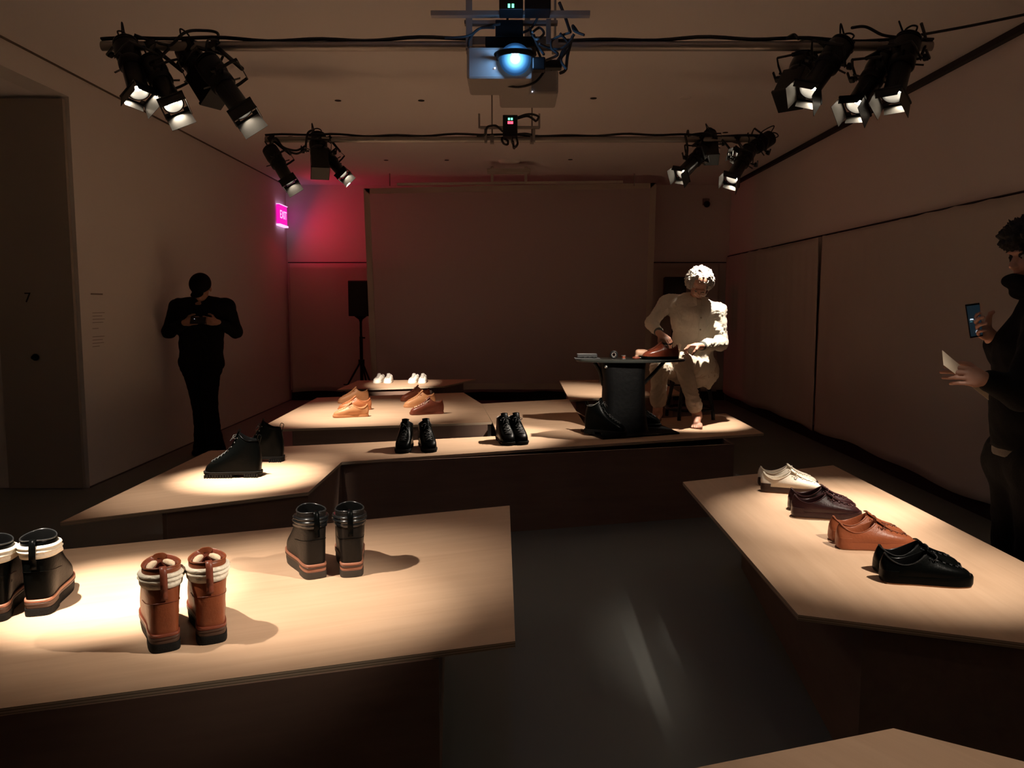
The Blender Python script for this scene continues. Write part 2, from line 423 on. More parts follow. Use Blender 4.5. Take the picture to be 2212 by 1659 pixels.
class Last:
    def __init__(s, st, left):
        s.d = d = STY[st]; s.left = left; s.o = outline(d['W'], d['L'], left)
        H, z0 = d['H'], d['z0']; s.P = []
        for i in range(NU):
            u = i / NU; S = s.o[i]; ph = 2 * PI * u
            tf = sm(1 - abs(u - .5) / .30); bf = sm(1 - min(u, 1 - u) / .2); sd = abs(math.sin(ph))
            cx = -d['rx'] * math.sin(-ph) * (1 - .12 * tf); cy = d['yc'] - d['ry'] * math.cos(ph)
            if cx * S.x < 0 and abs(S.x) > .01: cx = abs(cx) * (1 if S.x > 0 else -1)
            cz = z0 + H + d['fr'] * tf + d['bk'] * bf - d['dip'] * sd * (1 - .5 * tf)
            C = Vector((cx, cy, cz))
            n = Vector((S.x, (S.y - d['L'] * .45) * .5)).normalized()
            P0 = Vector((S.x * .95, d['L'] * .5 + (S.y - d['L'] * .5) * .975, z0 - .004))
            h = cz - z0
            P1s = P0 + Vector((n.x * .007, n.y * .010, h * .42)); P2s = C + Vector((n.x * .004, n.y * .004 - .010 * bf, -h * .42))
            P1t = P0 + Vector((n.x * .004, n.y * .004, d['toe'] * 1.42))
            P2t = Vector((cx * 1.5 + S.x * .15, d['ins'][0], z0 + d['ins'][1]))
            s.P.append((P0, P1s.lerp(P1t, tf), P2s.lerp(P2t, tf), C))
    def at(s, u, t):
        f = (u % 1) * NU; i = int(f) % NU; k = f - int(f)
        def bz(q, t=t):
            a, b, c, e = q; m = 1 - t
            return a * m ** 3 + b * (3 * m * m * t) + c * (3 * m * t * t) + e * t ** 3
        return bz(s.P[i]) * (1 - k) + bz(s.P[(i + 1) % NU]) * k
    def at_x(s, t, x):
        lo, hi = .5, (.25 if x > 0 else .75)
        sgn = 1 if s.at(hi, .5).x > 0 else -1
        if sgn * x < 0: hi = 1 - hi
        for _ in range(18):
            m = (lo + hi) / 2
            if abs(s.at(m, t).x) < abs(x): lo = m
            else: hi = m
        return s.at((lo + hi) / 2, t)
    def nrm(s, p):
        c = Vector((0, s.d['L'] * .42, s.d['z0'] + .02)); v = p - c
        return Vector((v.x * 1.2, v.y * .6, v.z)).normalized()
_shoe_cache = {}
def shoe_parts(st, left, pal):
    """list of (part name, mesh, extra) in the shoe's own frame: heel at the origin, toe along +Y"""
    key = (st, left, tuple(sorted((k, v.name) for k, v in pal.items() if hasattr(v, 'name'))), pal.get('opt', ''))
    if key in _shoe_cache: return _shoe_cache[key]
    L_ = Last(st, left); d = L_.d; z0 = d['z0']; Mv = d['M']; parts = []
    vs = []; fs = []
    ts = [(j / Mv) for j in range(Mv + 1)]
    for t in ts:
        for i in range(NU): vs.append(L_.at(i / NU, t))
    for j in range(Mv):
        for i in range(NU):
            i2 = (i + 1) % NU
            fs.append((j * NU + i, j * NU + i2, (j + 1) * NU + i2, (j + 1) * NU + i))
    # fold the rim over and down into the shaft, ending in an insole
    dep = d['H'] * .72
    ring = [L_.at(i / NU, 1.0) for i in range(NU)]
    c = sum(ring, Vector()) / NU
    base = len(vs) - NU
    inner = [(0.93, 0.002), (0.86, -0.004), (0.85, -dep * .5), (0.80, -dep), (0.4, -dep - .004), (0.02, -dep - .004)]
    for (k, dz) in inner:
        for p in ring: vs.append(Vector((c.x + (p.x - c.x) * k, c.y + (p.y - c.y) * k, p.z * (1 if k > .5 else 0) + (c.z if k <= .5 else 0) + dz)))
    mi = [0] * len(fs)
    for q in range(len(inner)):
        for i in range(NU):
            i2 = (i + 1) % NU
            a = base + q * NU
            fs.append((a + i, a + i2, a + NU + i2, a + NU + i)); mi.append(0 if q == 0 else 1)
    if left: fs = [f for f in fs]
    parts.append(('upper', vs, fs, pal['upper'], [pal.get('lining', pal['upper'])], mi, 60))
    def layer(nm, za, zb, sc, m, reg='all', grow=0.0):
        pts = []
        for p in L_.o:
            x = p.x * sc; y = d['L'] * .5 + (p.y - d['L'] * .5) * (1 + (sc - 1) * .55)
            if reg == 'heel' and y > d['L'] * .30: continue
            if reg == 'fore' and y < d['L'] * .42: continue
            if not pts or (Vector((x, y)) - pts[-1]).length > 1e-4: pts.append(Vector((x, y)))
        n = len(pts); v = []; f = []
        pr = [(za, .985), (za + (zb - za) * .25, 1.0), (zb - (zb - za) * .2, 1.0), (zb, .985)]
        cx = sum(p.x for p in pts) / n; cy = sum(p.y for p in pts) / n
        for z, k in pr:
            for p in pts:
                kz = 0
                if grow: kz = grow * sm((p.y / d['L'] - .62) / .38) if z == zb or z > (za + zb) / 2 else 0
                v.append((cx + (p.x - cx) * k, cy + (p.y - cy) * k, z + kz))
        f.append(tuple(reversed(range(n)))); f.append(tuple(3 * n + i for i in range(n)))
        for j in range(3):
            for i in range(n): f.append((j * n + i, j * n + (i + 1) % n, (j + 1) * n + (i + 1) % n, (j + 1) * n + i))
        parts.append((nm, v, f, m, [], None, 40))
    # --- soles
    if st == 'pull_boot':
        layer('welt', z0 - .009, z0, 1.05, pal['welt'])
        layer('midsole', z0 - .017, z0 - .009, 1.05, pal['mid'])
        layer('outsole', .010, z0 - .017, 1.0, pal['sole'])
        layer('heel_lift', z0 - .028, z0 - .017, 1.02, pal['welt'] if pal.get('stack') else pal['mid'], 'heel')
        layer('heel', .0, z0 - .028, 1.06, pal['sole'], 'heel')
        layer('tread', .0, .013, .97, pal['sole'])
    elif st == 'hiker':
        layer('welt', z0 - .008, z0, 1.07, pal['welt'])
        layer('outsole', z0 - .016, z0 - .008, 1.06, pal['sole'])
        layer('heel', 0, z0 - .016, 1.03, pal['sole'], 'heel')
        layer('tread', 0, z0 - .016, 1.0, pal['sole'], 'fore')
        mb = MB()
        for y0_, y1_ in ((.02, .27), (.46, .97)):
            for k in range(6 if y0_ < .1 else 11):
                y = d['L'] * (y0_ + (y1_ - y0_) * (k + .5) / (6 if y0_ < .1 else 11))
                ww = d['W'] * (.40 if y < .12 else .47)
                for sx in (-1, 1): mb.box((sx * ww * 1.02, y, .009), (.012, .008, .018))
        parts.append(('lugs', mb.v, mb.f, pal['sole'], [], None, None))
    elif st == 'ankle':
        layer('welt', z0 - .005, z0, 1.06, pal['welt'])
        layer('outsole', .010, z0 - .005, 1.05, pal['sole'])
        layer('heel', 0, .011, 1.02, pal['sole'], 'heel'); layer('tread', 0.0, .011, 1.0, pal['sole'], 'fore')
    elif st in ('sneaker',):
        layer('sidewall', .005, z0 + .004, 1.05, pal['sole'], grow=.006)
        layer('outsole', 0, .006, 1.0, pal.get('under', pal['sole']))
        # raised heel bumper
        hb = [L_.o[i % NU] for i in range(-9, 10)]
        v = []; f = []
        for z, k in ((z0 - .002, 1.045), (z0 + .020, 1.03), (z0 + .021, .96)):
            for p in hb: v.append((p.x * k, d['L'] * .5 + (p.y - d['L'] * .5) * (1 + (k - 1) * .6), z))
        n = len(hb)
        for j in range(2):
            for i in range(n - 1): f.append((j * n + i, j * n + i + 1, (j + 1) * n + i + 1, (j + 1) * n + i))
        parts.append(('heel_bumper', v, f, pal['sole'], [], None, 60))
    else:
        layer('sidewall', .003, z0, 1.035, pal['sole'], grow=.003)
        layer('outsole', 0, .004, 1.0, pal.get('under', pal['sole']))
    # --- collar band (rolled) on pull boots, thin piping on the others
    def ring_at(u, t, off):
        p = L_.at(u, t); q = L_.at(u, 1.0); r = Vector((q.x, q.y - d['yc'], 0)).normalized()
        return p + r * off
    if st == 'pull_boot':
        prof = [(.93, -.002), (.93, .004), (.92, .009), (.90, .011), (.88, .008), (.872, .0045), (.86, .008), (.845, .011), (.825, .0085), (.812, .0045), (.79, .006), (.73, .005), (.725, -.002)]
        v = []; f = []
        for (t, o_) in prof:
            for i in range(NU): v.append(ring_at(i / NU, t, o_))
        for j in range(len(prof) - 1):
            for i in range(NU):
                f.append((j * NU + i, (j + 1) * NU + i, (j + 1) * NU + (i + 1) % NU, j * NU + (i + 1) % NU))
        parts.append(('collar', v, f, pal['collar'], [], None, 180))
        # tongue padding standing inside the front of the shaft
        mb = MB()
        fc = L_.at(.5, 1.0)
        for sx in ((-1, 1) if pal.get('fleece') else ()):
            mb = MB(); mb.tube([L_.at(.5 + sx * w_, 1.0) * 1 + Vector((-L_.at(.5 + sx * w_, 1.0).x * .26, -.013 - .02 * w_, -.014)) for w_ in (.05, .09, .13, .17, .21)], [.005, .009, .010, .009, .004], 8)
            parts.append(('tongue_lining', mb.v, mb.f, mat('tan_shearling', (.50, .38, .26), .9, bump=.3, bscale=90), [], None, 180))
        mb = MB(); mb.tube(spline([fc + Vector((-.016, -.006, -.06)), fc + Vector((-.015, -.010, -.008)), fc + Vector((0, -.012, .002)), fc + Vector((.015, -.010, -.008)), fc + Vector((.016, -.006, -.06))], 5), .009, 6, flat=.25, up=(0, 1, 0))
        if pal.get('fleece'): parts.append(('front_loop', mb.v, mb.f, pal['upper'], [], None, 60))
        # heel pull tab: a strap over the rim
        mb = MB(); q = []
        for t in (.55, .62, .70, .74, .82, .90, .985): q.append(ring_at(0, t, .0125 if t > .72 else .005))
        top = L_.at(0, 1.0)
        q += [top + Vector((0, -.006, .003)), top + Vector((0, .002, .005)), top + Vector((0, .008, .001)), top + Vector((0, .009, -.03))]
        v = []; f = []
        for k, p in enumerate(q):
            v += [p + Vector((-.0095, 0, 0)), p + Vector((.0095, 0, 0))]
            if k: f.append((2 * k - 2, 2 * k - 1, 2 * k + 1, 2 * k))
        parts.append(('pull_tab', v, f, pal['tab'], [], None, 60, .002))
        mb = MB(); mb.tube([L_.at(i / NU, 1.0) + Vector((0, 0, .001)) for i in range(NU)], .0022, 6, closed=True)  # added tube paints the rim highlight, lighter on the black boots
        parts.append(('rim_highlight_tube', mb.v, mb.f, pal.get('rim', pal['upper']), [], None, 60))
        # shaft counter seam and side strap with buckle
        mb = MB(); mb.tube([ring_at(i / NU, .40 + .10 * math.cos(2 * PI * i / NU), .0012) for i in range(-15, 16)], .0011, 5)
        parts.append(('seam', mb.v, mb.f, pal['tab'], [], None, None))
    else:
        mb = MB(); mb.tube([L_.at(i / NU, 1.0) + Vector((0, 0, .001)) for i in range(NU)], .0022, 6, closed=True)
        parts.append(('collar_piping', mb.v, mb.f, pal.get('piping', pal['upper']), [], None, 60))
        # heel counter
        v = []; f = []; us = [-.14 + .28 * k / 16 for k in range(17)]; tt = [0.02, .2, .4, .6, .8, .95]
        for t in tt:
            for u in us:
                w_ = (u / .14)
                t2 = t * (1 - .35 * w_ * w_)
                p = L_.at(u % 1, t2); v.append(p + L_.nrm(p) * .0018)
        n = len(us)
        for j in range(len(tt) - 1):
            for i in range(n - 1): f.append((j * n + i, j * n + i + 1, (j + 1) * n + i + 1, (j + 1) * n + i))
        parts.append(('heel_counter', v, f, pal['upper'], [], None, 60))
        # tongue
        tl = {'hiker': .016, 'ankle': .010, 'high': .016, 'low': .012, 'sneaker': .010, 'slip': .012}[st]
        tw = {'hiker': .026, 'ankle': .024}.get(st, .021)
        sp = [L_.at(.5, t) for t in (.5, .6, .7, .8, .9, 1.0)]
        tan = (sp[-1] - sp[-2]).normalized(); sp += [sp[-1] + tan * tl * .5, sp[-1] + tan * tl + Vector((0, .003, 0))]
        v = []; f = []
        for k, p in enumerate(sp):
            ww = tw * (.75 + .35 * k / len(sp)); up = .003 if k < 6 else 0
            for x in (-1, -.5, 0, .5, 1): v.append(p + Vector((x * ww, -.004 * x * x * (1 if k > 4 else .3), up + .002 - .005 * x * x)))
            if k:
                for q in range(4): a = (k - 1) * 5 + q; f.append((a, a + 1, a + 6, a + 5))
        parts.append(('tongue', v, f, pal.get('tongue', pal['upper']), [], None, 180, .0025))
        # laces
        rows = {'hiker': 9, 'ankle': 6, 'high': 7, 'low': 6, 'sneaker': 6, 'slip': 0}[st]
        ta, tb = {'hiker': (.36, .95), 'ankle': (.42, .90)}.get(st, (.42, .92))
        if rows:
            lx = {'hiker': .021, 'ankle': .020}.get(st, .022); lm = MB(); em = MB(); wid = lambda k: lx * (1 + .15 * k / rows)
            E_ = []
            for k in range(rows):
                t = ta + (tb - ta) * k / (rows - 1)
                E_.append([L_.at_x(t, sx * wid(k)) for sx in (-1, 1)])
            for k in range(rows):
                for sx in (0, 1):
                    p = E_[k][sx]; nn = L_.nrm(p)
                    em.cyl(p - nn * .001, p + nn * .0022, .0034, n=8)
                    if k < rows - 1:
                        q = E_[k + 1][1 - sx]; md = (p + q) / 2 + L_.nrm(p) * .009
                        lm.tube(spline([p + nn * .002, md, q + L_.nrm(q) * .002], 4), .0027, 6)
                a, b_ = E_[k]
                lm.tube([a + L_.nrm(a) * .002, (a + b_) / 2 + L_.nrm(a) * .008, b_ + L_.nrm(b_) * .002], .0027, 6)
            top = (E_[-1][0] + E_[-1][1]) / 2 + Vector((0, .006, .006))
            for sx in (-1, 1):
                lm.tube(spline([top, top + Vector((sx * .012, .012, .012)), top + Vector((sx * .032, .016, .004)), top + Vector((sx * .030, .004, -.008)), top], 5), .0019, 6)
                lm.tube(spline([top, top + Vector((sx * .010, .020, -.002)), top + Vector((sx * .020, .034, -.020))], 5), .0019, 6)
            parts.append(('laces', lm.v, lm.f, pal['lace'], [], None, 60))
            parts.append(('eyelets', em.v, em.f, pal.get('eyelet', pal['upper']), [], None, None))
        if st == 'hiker':
            mb = MB(); top = L_.at(0, 1.0)
            mb.tube(spline([top + Vector((0, -.002, -.035)), top + Vector((0, -.010, .0)), top + Vector((0, -.016, .022)), top + Vector((0, -.002, .030)), top + Vector((0, .006, .012)), top + Vector((0, .004, -.02))], 5), .006, 6, flat=.35, up=(0, 1, 0))
            parts.append(('pull_loop', mb.v, mb.f, pal['upper'], [], None, 60))
            mb = MB(); mb.tube([L_.at(u, .30) + L_.nrm(L_.at(u, .30)) * .001 for u in [.38 + .24 * k / 16 for k in range(17)]], .0014, 5)
            parts.append(('toe_cap_seam', mb.v, mb.f, pal['upper'], [], None, None))
    out = []
    for p in parts:
        nm, v, f, m, ms, mi, smth = p[:7]
        me = bpy.data.meshes.new(nm); me.from_pydata([tuple(q) for q in v], [], [tuple(q) for q in f])
        me.materials.append(m)
        for q in ms: me.materials.append(q)
        if mi: me.polygons.foreach_set('material_index', mi)
        if smth:
            me.polygons.foreach_set('use_smooth', [True] * len(me.polygons))
            if smth < 180: me.set_sharp_from_angle(angle=math.radians(smth))
        out.append((nm, me, p[7] if len(p) > 7 else 0))
    _shoe_cache[key] = out
    return out
def shoe(name, label, group, st, left, pal, heel, toe=None, ang=None, z=TZ, roll=0.0, cat='shoe', scale=1.0):
    if toe is not None:
        h = P(*heel, z=z); t = P(*toe, z=z); d = (t - h); a = math.atan2(-d.x, d.y)
        mid = (h + t) / 2; L = STY[st]['L'] * scale
        loc = mid - Vector((-math.sin(a), math.cos(a), 0)) * L / 2
    else:
        loc = P(*heel, z=z); a = math.radians(ang)
    r = empty(name, loc, a, label, cat, group); r.scale = (scale,) * 3
    for nm, me, sol in shoe_parts(st, left, pal):
        o = link(bpy.data.objects.new(nm, me), r)
        if sol: s = o.modifiers.new('thick', 'SOLIDIFY'); s.thickness = sol; s.offset = 0
    return r

def leather(n, c, rough=.38, var=.15): return mat(n, c, rough, 0, bump=.12, bscale=110, var=var, vscale=18, coat=.0, spec=.35)
LB = mat('black_leather', (.0014, .0017, .0016), .32, bump=.08, bscale=110, spec=.05)
LBR = leather('rust_brown_leather', (.21, .055, .021), .40, .25)
LTAN = leather('natural_tan_leather', (.60, .285, .13), .45)
LTAN2 = leather('orange_tan_leather', (.46, .165, .065), .42)
LDK = leather('red_brown_leather', (.17, .042, .022), .36)
LMID = leather('chestnut_leather', (.27, .070, .032), .38)
LBURG = leather('burgundy_leather', (.030, .009, .010), .36)
LCOG = leather('cognac_leather', (.27, .075, .030), .40)
LWH = leather('cream_white_leather', (.80, .72, .60), .5, .04)
LPW = leather('pure_white_leather', (.88, .84, .76), .5, .03)
WOODY = mat('stacked_leather', (.30, .12, .07), .5, var=.2, vscale=60)
DKWELT = mat('dark_brown_welt', (.055, .024, .014), .5)
FLEECE = mat('cream_shearling', (.74, .66, .53), .9, bump=.4, bscale=90)
PK = dict
def pair_label(side, s): return s
G = 'high pull-on boots on the near left platform'
palbr = PK(upper=LBR, lining=LDK, welt=LDK, mid=DKWELT, sole=M_RUB, collar=FLEECE, tab=LDK, fleece=True)
palbw = PK(upper=LB, lining=mat('black_lining', (.0015, .0015, .0015), .9, spec=.05), welt=WOODY, mid=DKWELT, sole=M_RUB, collar=FLEECE, tab=LB, rim=mat('black_rim_highlight', (.02, .021, .022), .25))
palbs = PK(upper=mat('grey_black_leather', (.008, .0062, .005), .40, bump=.12, bscale=110, spec=.2), lining=mat('black_lining', (.0015, .0015, .0015), .9, spec=.05), welt=WOODY, mid=DKWELT, sole=mat('brown_black_rubber', (.03, .022, .016), .6), collar=mat('black_rolled_leather', (.006, .0065, .007), .25), tab=LB, stack=1, rim=mat('black_rim_highlight', (.02, .021, .022), .25))
shoe('pull_on_boot', 'rust brown boot with white rolled collar, left one of its pair', G, 'pull_boot', True, palbr, (360, 1408), ang=28, cat='boot')
shoe('pull_on_boot', 'rust brown boot with white rolled collar, right one of its pair', G, 'pull_boot', False, palbr, (458, 1391), ang=25, cat='boot')
shoe('pull_on_boot', 'black boot with white rolled collar, fully in view by the left edge', G, 'pull_boot', False, palbw, (80, 1331), ang=16, cat='boot')
shoe('pull_on_boot', 'black boot with white rolled collar, cut by the left picture edge', G, 'pull_boot', True, palbw, (-14, 1345), ang=20, cat='boot')
shoe('pull_on_boot', 'black boot with orange stacked heel layers, left one of its pair', G, 'pull_boot', True, palbs, (686, 1250), ang=29, cat='boot')
shoe('pull_on_boot', 'black boot with orange stacked heel layers, right one of its pair', G, 'pull_boot', False, palbs, (759, 1247), ang=13, cat='boot')
palh = PK(upper=LB, lining=mat('black_lining', (.0015, .0015, .0015), .9, spec=.05), welt=M_RUB, sole=M_RUB, lace=mat('dark_grey_lace', (.03, .032, .03), .6), eyelet=mat('dark_steel', (.12, .12, .12), .3, .9))
G = 'black hiking boots on the middle left platform'
shoe('hiking_boot', 'front black hiking boot with lugged sole, toe pointing left', G, 'hiker', True, palh, (570, 1028), (438, 1029), cat='boot')
shoe('hiking_boot', 'rear black hiking boot with standing heel pull loop, half hidden', G, 'hiker', False, palh, (621, 995), (492, 998), cat='boot')
pala = PK(upper=LB, lining=mat('black_lining', (.0015, .0015, .0015), .9, spec=.05), welt=M_RUB, sole=M_RUB, lace=mat('black_lace', (.02, .02, .02), .6), eyelet=LB, piping=mat('grey_piping', (.16, .15, .14), .4))
G = 'black lace-up ankle boots on the long platform'
for k, (lb, px, py, a, lf) in enumerate([('black ankle boot, leftmost of the four laced ones facing the camera', 883, 963, 180 - 2, False), ('black ankle boot, second from left of the four facing the camera', 914, 962, 180 + 16, True),
        ('black ankle boot, third from left, in the pair nearer the work table', 1081, 948, 180 + 14, False), ('black ankle boot nearest the work table, right one of its pair', 1104, 947, 180 + 17, True)]):
    shoe('ankle_boot', lb, G, 'ankle', lf, pala, (px, py), ang=a, cat='boot')
def mono(l, lace=None, **k): return PK(upper=l, lining=l, sole=k.get('sole', l), lace=lace or l, tongue=l, under=k.get('under', l))
G = 'tan lace-up shoes, left trio'
NL = mat('pale_thread', (.72, .50, .34), .7)
shoe('low_shoe', 'pale tan low lace-up shoe in front of the left trio', G, 'low', False, mono(LTAN, NL), (797, 899), (718, 902))
shoe('low_shoe', 'orange tan low shoe in the middle of the left trio', G, 'low', False, mono(LTAN2), (803, 884), (729, 887))
shoe('low_shoe', 'tan low lace-up shoe at the back of the left trio', G, 'high', False, mono(LTAN), (797, 868), (729, 871))
G = 'brown lace-up high shoes, right trio'
shoe('high_top_shoe', 'dark red-brown high lace-up shoe in front of the right trio', G, 'high', False, mono(LDK, NL), (959, 893), (884, 896))
shoe('high_top_shoe', 'pale tan high lace-up shoe in the middle of the right trio', G, 'high', False, mono(LTAN), (943, 877), (869, 880))
shoe('high_top_shoe', 'chestnut high lace-up shoe at the back of the right trio', G, 'high', False, mono(LMID), (932, 864), (862, 867))
palw = PK(upper=LPW, lining=mat('grey_lining', (.45, .42, .38), .7), sole=LPW, lace=LPW, tongue=mat('grey_lining', (.45, .42, .38), .7))
G = 'white shoes on the farthest platform'
for lb, px, a, lf in (('white slip-on shoe, left one of the left pair', 828, 180 - 10, False), ('white slip-on shoe, right one of the left pair', 844, 180 - 1, True),
                      ('white slip-on shoe, left one of the right pair', 902, 180 - 10, False), ('white slip-on shoe, right one of the right pair', 917, 180 - 1, True)):
    shoe('slip_on_shoe', lb, G, 'slip', lf, palw, (px, 823.5), ang=a)
G = 'sneakers on the right platform'
crepe = mat('amber_crepe', (.30, .15, .07), .6)
for col, pl, near, far in (('cream white', PK(upper=LWH, lining=LWH, sole=mat('dark_brown_sole', (.035, .014, .011), .5), lace=LWH, tongue=LWH, under=crepe), ((1648, 1060), (1772, 1067)), ((1643, 1047), (1760, 1053))),
                           ('burgundy', mono(LBURG, mat('burgundy_lace', (.06, .016, .014), .6), under=crepe), ((1710, 1114), (1860, 1121)), ((1704, 1099), (1845, 1103))),
                           ('cognac brown', mono(LCOG, mat('dark_brown_lace', (.10, .03, .013), .6), under=crepe), ((1812, 1182), (1970, 1186)), ((1793, 1166), (1950, 1167))),
                           ('black', PK(upper=LB, lining=mat('black_lining', (.0015, .0015, .0015), .9, spec=.05), sole=LB, lace=M_BLACKM, tongue=LB, under=crepe, piping=mat('black_piping', (.012, .013, .013), .35)), ((1907, 1254), (2093, 1262)), ((1889, 1235), (2070, 1235)))):
    shoe('sneaker', col + ' leather sneaker, nearer one of its pair', G, 'sneaker', False, pl, *near)
    shoe('sneaker', col + ' leather sneaker, farther one of its pair', G, 'sneaker', True, pl, *far)

# ================================================================== pipes, lamps, cables
KP = .82
YP1, YP2, YP3, ZP = 5.16 * KP, 8.0 * KP, 1.95, CAMH + 1.6 * KP
def pipe(y, x0, x1, label, hang):
    r = empty('lighting_pipe', (0, y, ZP), 0, label, 'pipe', 'lighting pipes under the ceiling')
    MB().cyl((x0, 0, 0), (x1, 0, 0), 0.024, n=16).build('pipe', M_STEEL, r, 60)
    for x in hang: MB().cyl((x, 0, 0.02), (x, 0, ZC - ZP), 0.006, n=8).box((x, 0, 0), (.03, .062, .062)).build('hanger', M_STEEL, r, 60)
    pts = [(x0 + (x1 - x0) * k / 60, 0.006 * math.sin(k * .7), 0.032 + 0.005 * math.sin(k * .9) + 0.006 * math.sin(k * .31)) for k in range(61)]
    mb = MB()
    for dy, dz in ((0, 0), (.011, .004), (-.010, .003)):
        mb.tube([(p[0], p[1] + dy, p[2] + dz) for p in pts], .0065, 6)
    mb.build('cable_bundle', M_BLACKM, r, 60)
    return r
pipe(YP1, -2.10, 2.15, 'steel pipe of the nearer lighting row, in front of the projector', (-.22, .22))
pipe(YP2, -1.98, 2.01, 'steel pipe of the farther lighting row', (-.16, .16))
pipe(YP3, -2.2, 2.26, 'steel pipe of the lighting row above the viewer', (-1.6, 1.6))

M_LENS = emis('lit_lens', (1.0, .86, .66), 40.0)
M_FLAP = mat('flap_inner', (.20, .19, .18), .28, .5)
M_LENSOFF = mat('unlit_lens', (.05, .06, .07), .1)
def stage_lamp(label, rear, front, piped, style='barn', lit=True, target=None, power=0.0, cone=26, blend=.6, group='black stage lamps on the pipes', s=1.0, col=WARM, turn=0.0, off=None):
    rear = Vector(rear); front = Vector(front); d = (front - rear).normalized()
    root = empty('stage_lamp', rear, 0, label, 'stage lamp', group)
    q = d.to_track_quat('-Z', 'Y'); root.rotation_mode = 'QUATERNION'; root.rotation_quaternion = q @ Quaternion((0, 0, 1), turn)
    root.scale = (s, s, s)
    T = lambda mb, nm, m, sm_=50, bv=0: mb.build(nm, m, root, sm_, bv)
    # rear housing with cooling fins
    pr = [(0.001, .0), (.045, .0), (.058, .012), (.078, .03), (.078, .037), (.070, .038), (.070, .046), (.080, .047), (.080, .054), (.071, .055), (.071, .063), (.081, .064), (.082, .14), (.076, .175), (.070, .20), (.001, .20)]
    T(MB().lathe(pr, 28, sgn=-1), 'lamp_housing', M_BLACK)
    # gate with shutter handles
    g = MB().lathe([(.001, .19), (.072, .19), (.078, .20), (.078, .245), (.070, .255), (.001, .255)], 28, sgn=-1)
    T(g, 'shutter_gate', M_BLACK)
    for k in range(4):
        a = k * PI / 2 + .4
        T(MB().box((.100 * math.cos(a), .100 * math.sin(a), -.222), (.05, .014, .003), Matrix.Rotation(a, 3, 'Z')), 'shutter_handle', M_BLACK, None)
    if style == 'box':
        T(MB().box((0, 0, -.34), (.150, .150, .22)).box((0, 0, -.46), (.165, .165, .02)), 'square_snoot', M_BLACK, None, .004)
    else:
        b = MB().lathe([(.062, .25), (.064, .30), (.064, .43), (.069, .435), (.069, .465), (.060, .466), (.056, .44), (.056, .40)], 28, sgn=-1)
        for k in range(3):
            a = k * 2 * PI / 3
            b.box((.0665 * math.cos(a), .0665 * math.sin(a), -.35), (.006, .010, .17), Matrix.Rotation(a, 3, 'Z'))
        T(b, 'lens_barrel', M_BLACK)
        fr = MB()
        for sx, sy, wx, wy in ((1, 0, .010, .17), (-1, 0, .010, .17), (0, 1, .17, .010), (0, -1, .17, .010)):
            fr.box((sx * .08, sy * .08, -.470), (wx, wy, .014))
        for sx in (-1, 1):
            for sy in (-1, 1): fr.box((sx * .062, sy * .062, -.470), (.034, .034, .004))
        T(fr, 'gel_frame', M_BLACK, None)
        for k in range(4):
            a = k * PI / 2
            ang = (.20, .02, .08, .02)[k] if style == 'barn' else .03
            ln = (.085, .055, .105, .055)[k] if style == 'barn' else .085
            w1 = .078; w2 = .078 if style != 'barn' else (.064 if k % 2 else .082)
            base = .079
            v = [(base, -w1, -.476), (base, w1, -.476), (base + ln * math.sin(ang), w2, -.476 - ln * math.cos(ang)), (base + ln * math.sin(ang), -w2, -.476 - ln * math.cos(ang))]
            v2 = [(x + .003, y, z) for x, y, z in v]
            R = Matrix.Rotation(a, 3, 'Z')
            mb = MB().add([R @ Vector(p) for p in v + v2], [(0, 1, 2, 3), (7, 6, 5, 4), (0, 4, 5, 1), (1, 5, 6, 2), (2, 6, 7, 3), (3, 7, 4, 0)])
            mb.build('barn_door' if style == 'barn' else 'snoot_plate', M_FLAP, root, None, mats=[M_BLACK], midx=[0, 1, 1, 1, 1, 1])
    T(MB().lathe([(.001, .405), (.03, .408), (.055, .40), (.001, .399)], 24, sgn=-1), 'lens', M_LENS if lit and style != 'box' else M_LENSOFF, 180)
    # yoke and clamp up to the pipe
    yk = MB(); m = -.21
    yk.tube([(-.108, 0, m - .01), (-.108, 0, m), (-.108, .10, m), (-.10, .155, m), (.10, .155, m), (.108, .10, m), (.108, 0, m), (.108, 0, m - .01)], .013, 6, flat=.3)
    T(yk, 'yoke', M_BLACK, None)
    for sx in (-1, 1):
        T(MB().cyl((sx * .085, 0, m), (sx * .150, 0, m), .008, n=8).cyl((sx * .125, 0, m), (sx * .15, 0, m), .022, n=8).box((sx * .155, .02, m), (.010, .075, .014)), 'tilt_handle', M_BLACK, None)
    T(MB().tube(spline([(-.03, -.0, .002), (-.035, .0, .05), (.0, 0, .07), (.035, 0, .05), (.03, 0, .002)], 4), .006, 6), 'rear_grip', M_BLACK, 60)
    bpy.context.view_layer.update()
    if piped is not None:
        pv = root.matrix_world.inverted() @ Vector(piped)
        T(MB().tube([(0, .155, m), pv.lerp(Vector((0, .155, m)), .35), pv], .014, 8).box(pv, (.07, .07, .045)).cyl(pv + Vector((0, 0, .03)), pv + Vector((0, 0, .06)), .008, n=6), 'pipe_clamp', M_BLACK, 40)
        cb = MB().tube(spline([(.03, .03, .0), (.05, .08, .05), pv.lerp(Vector((0, .1, 0)), .3) + Vector((.03, .03, .02)), pv], 6), .0055, 6)
        T(cb, 'power_cable', M_BLACKM, 60)
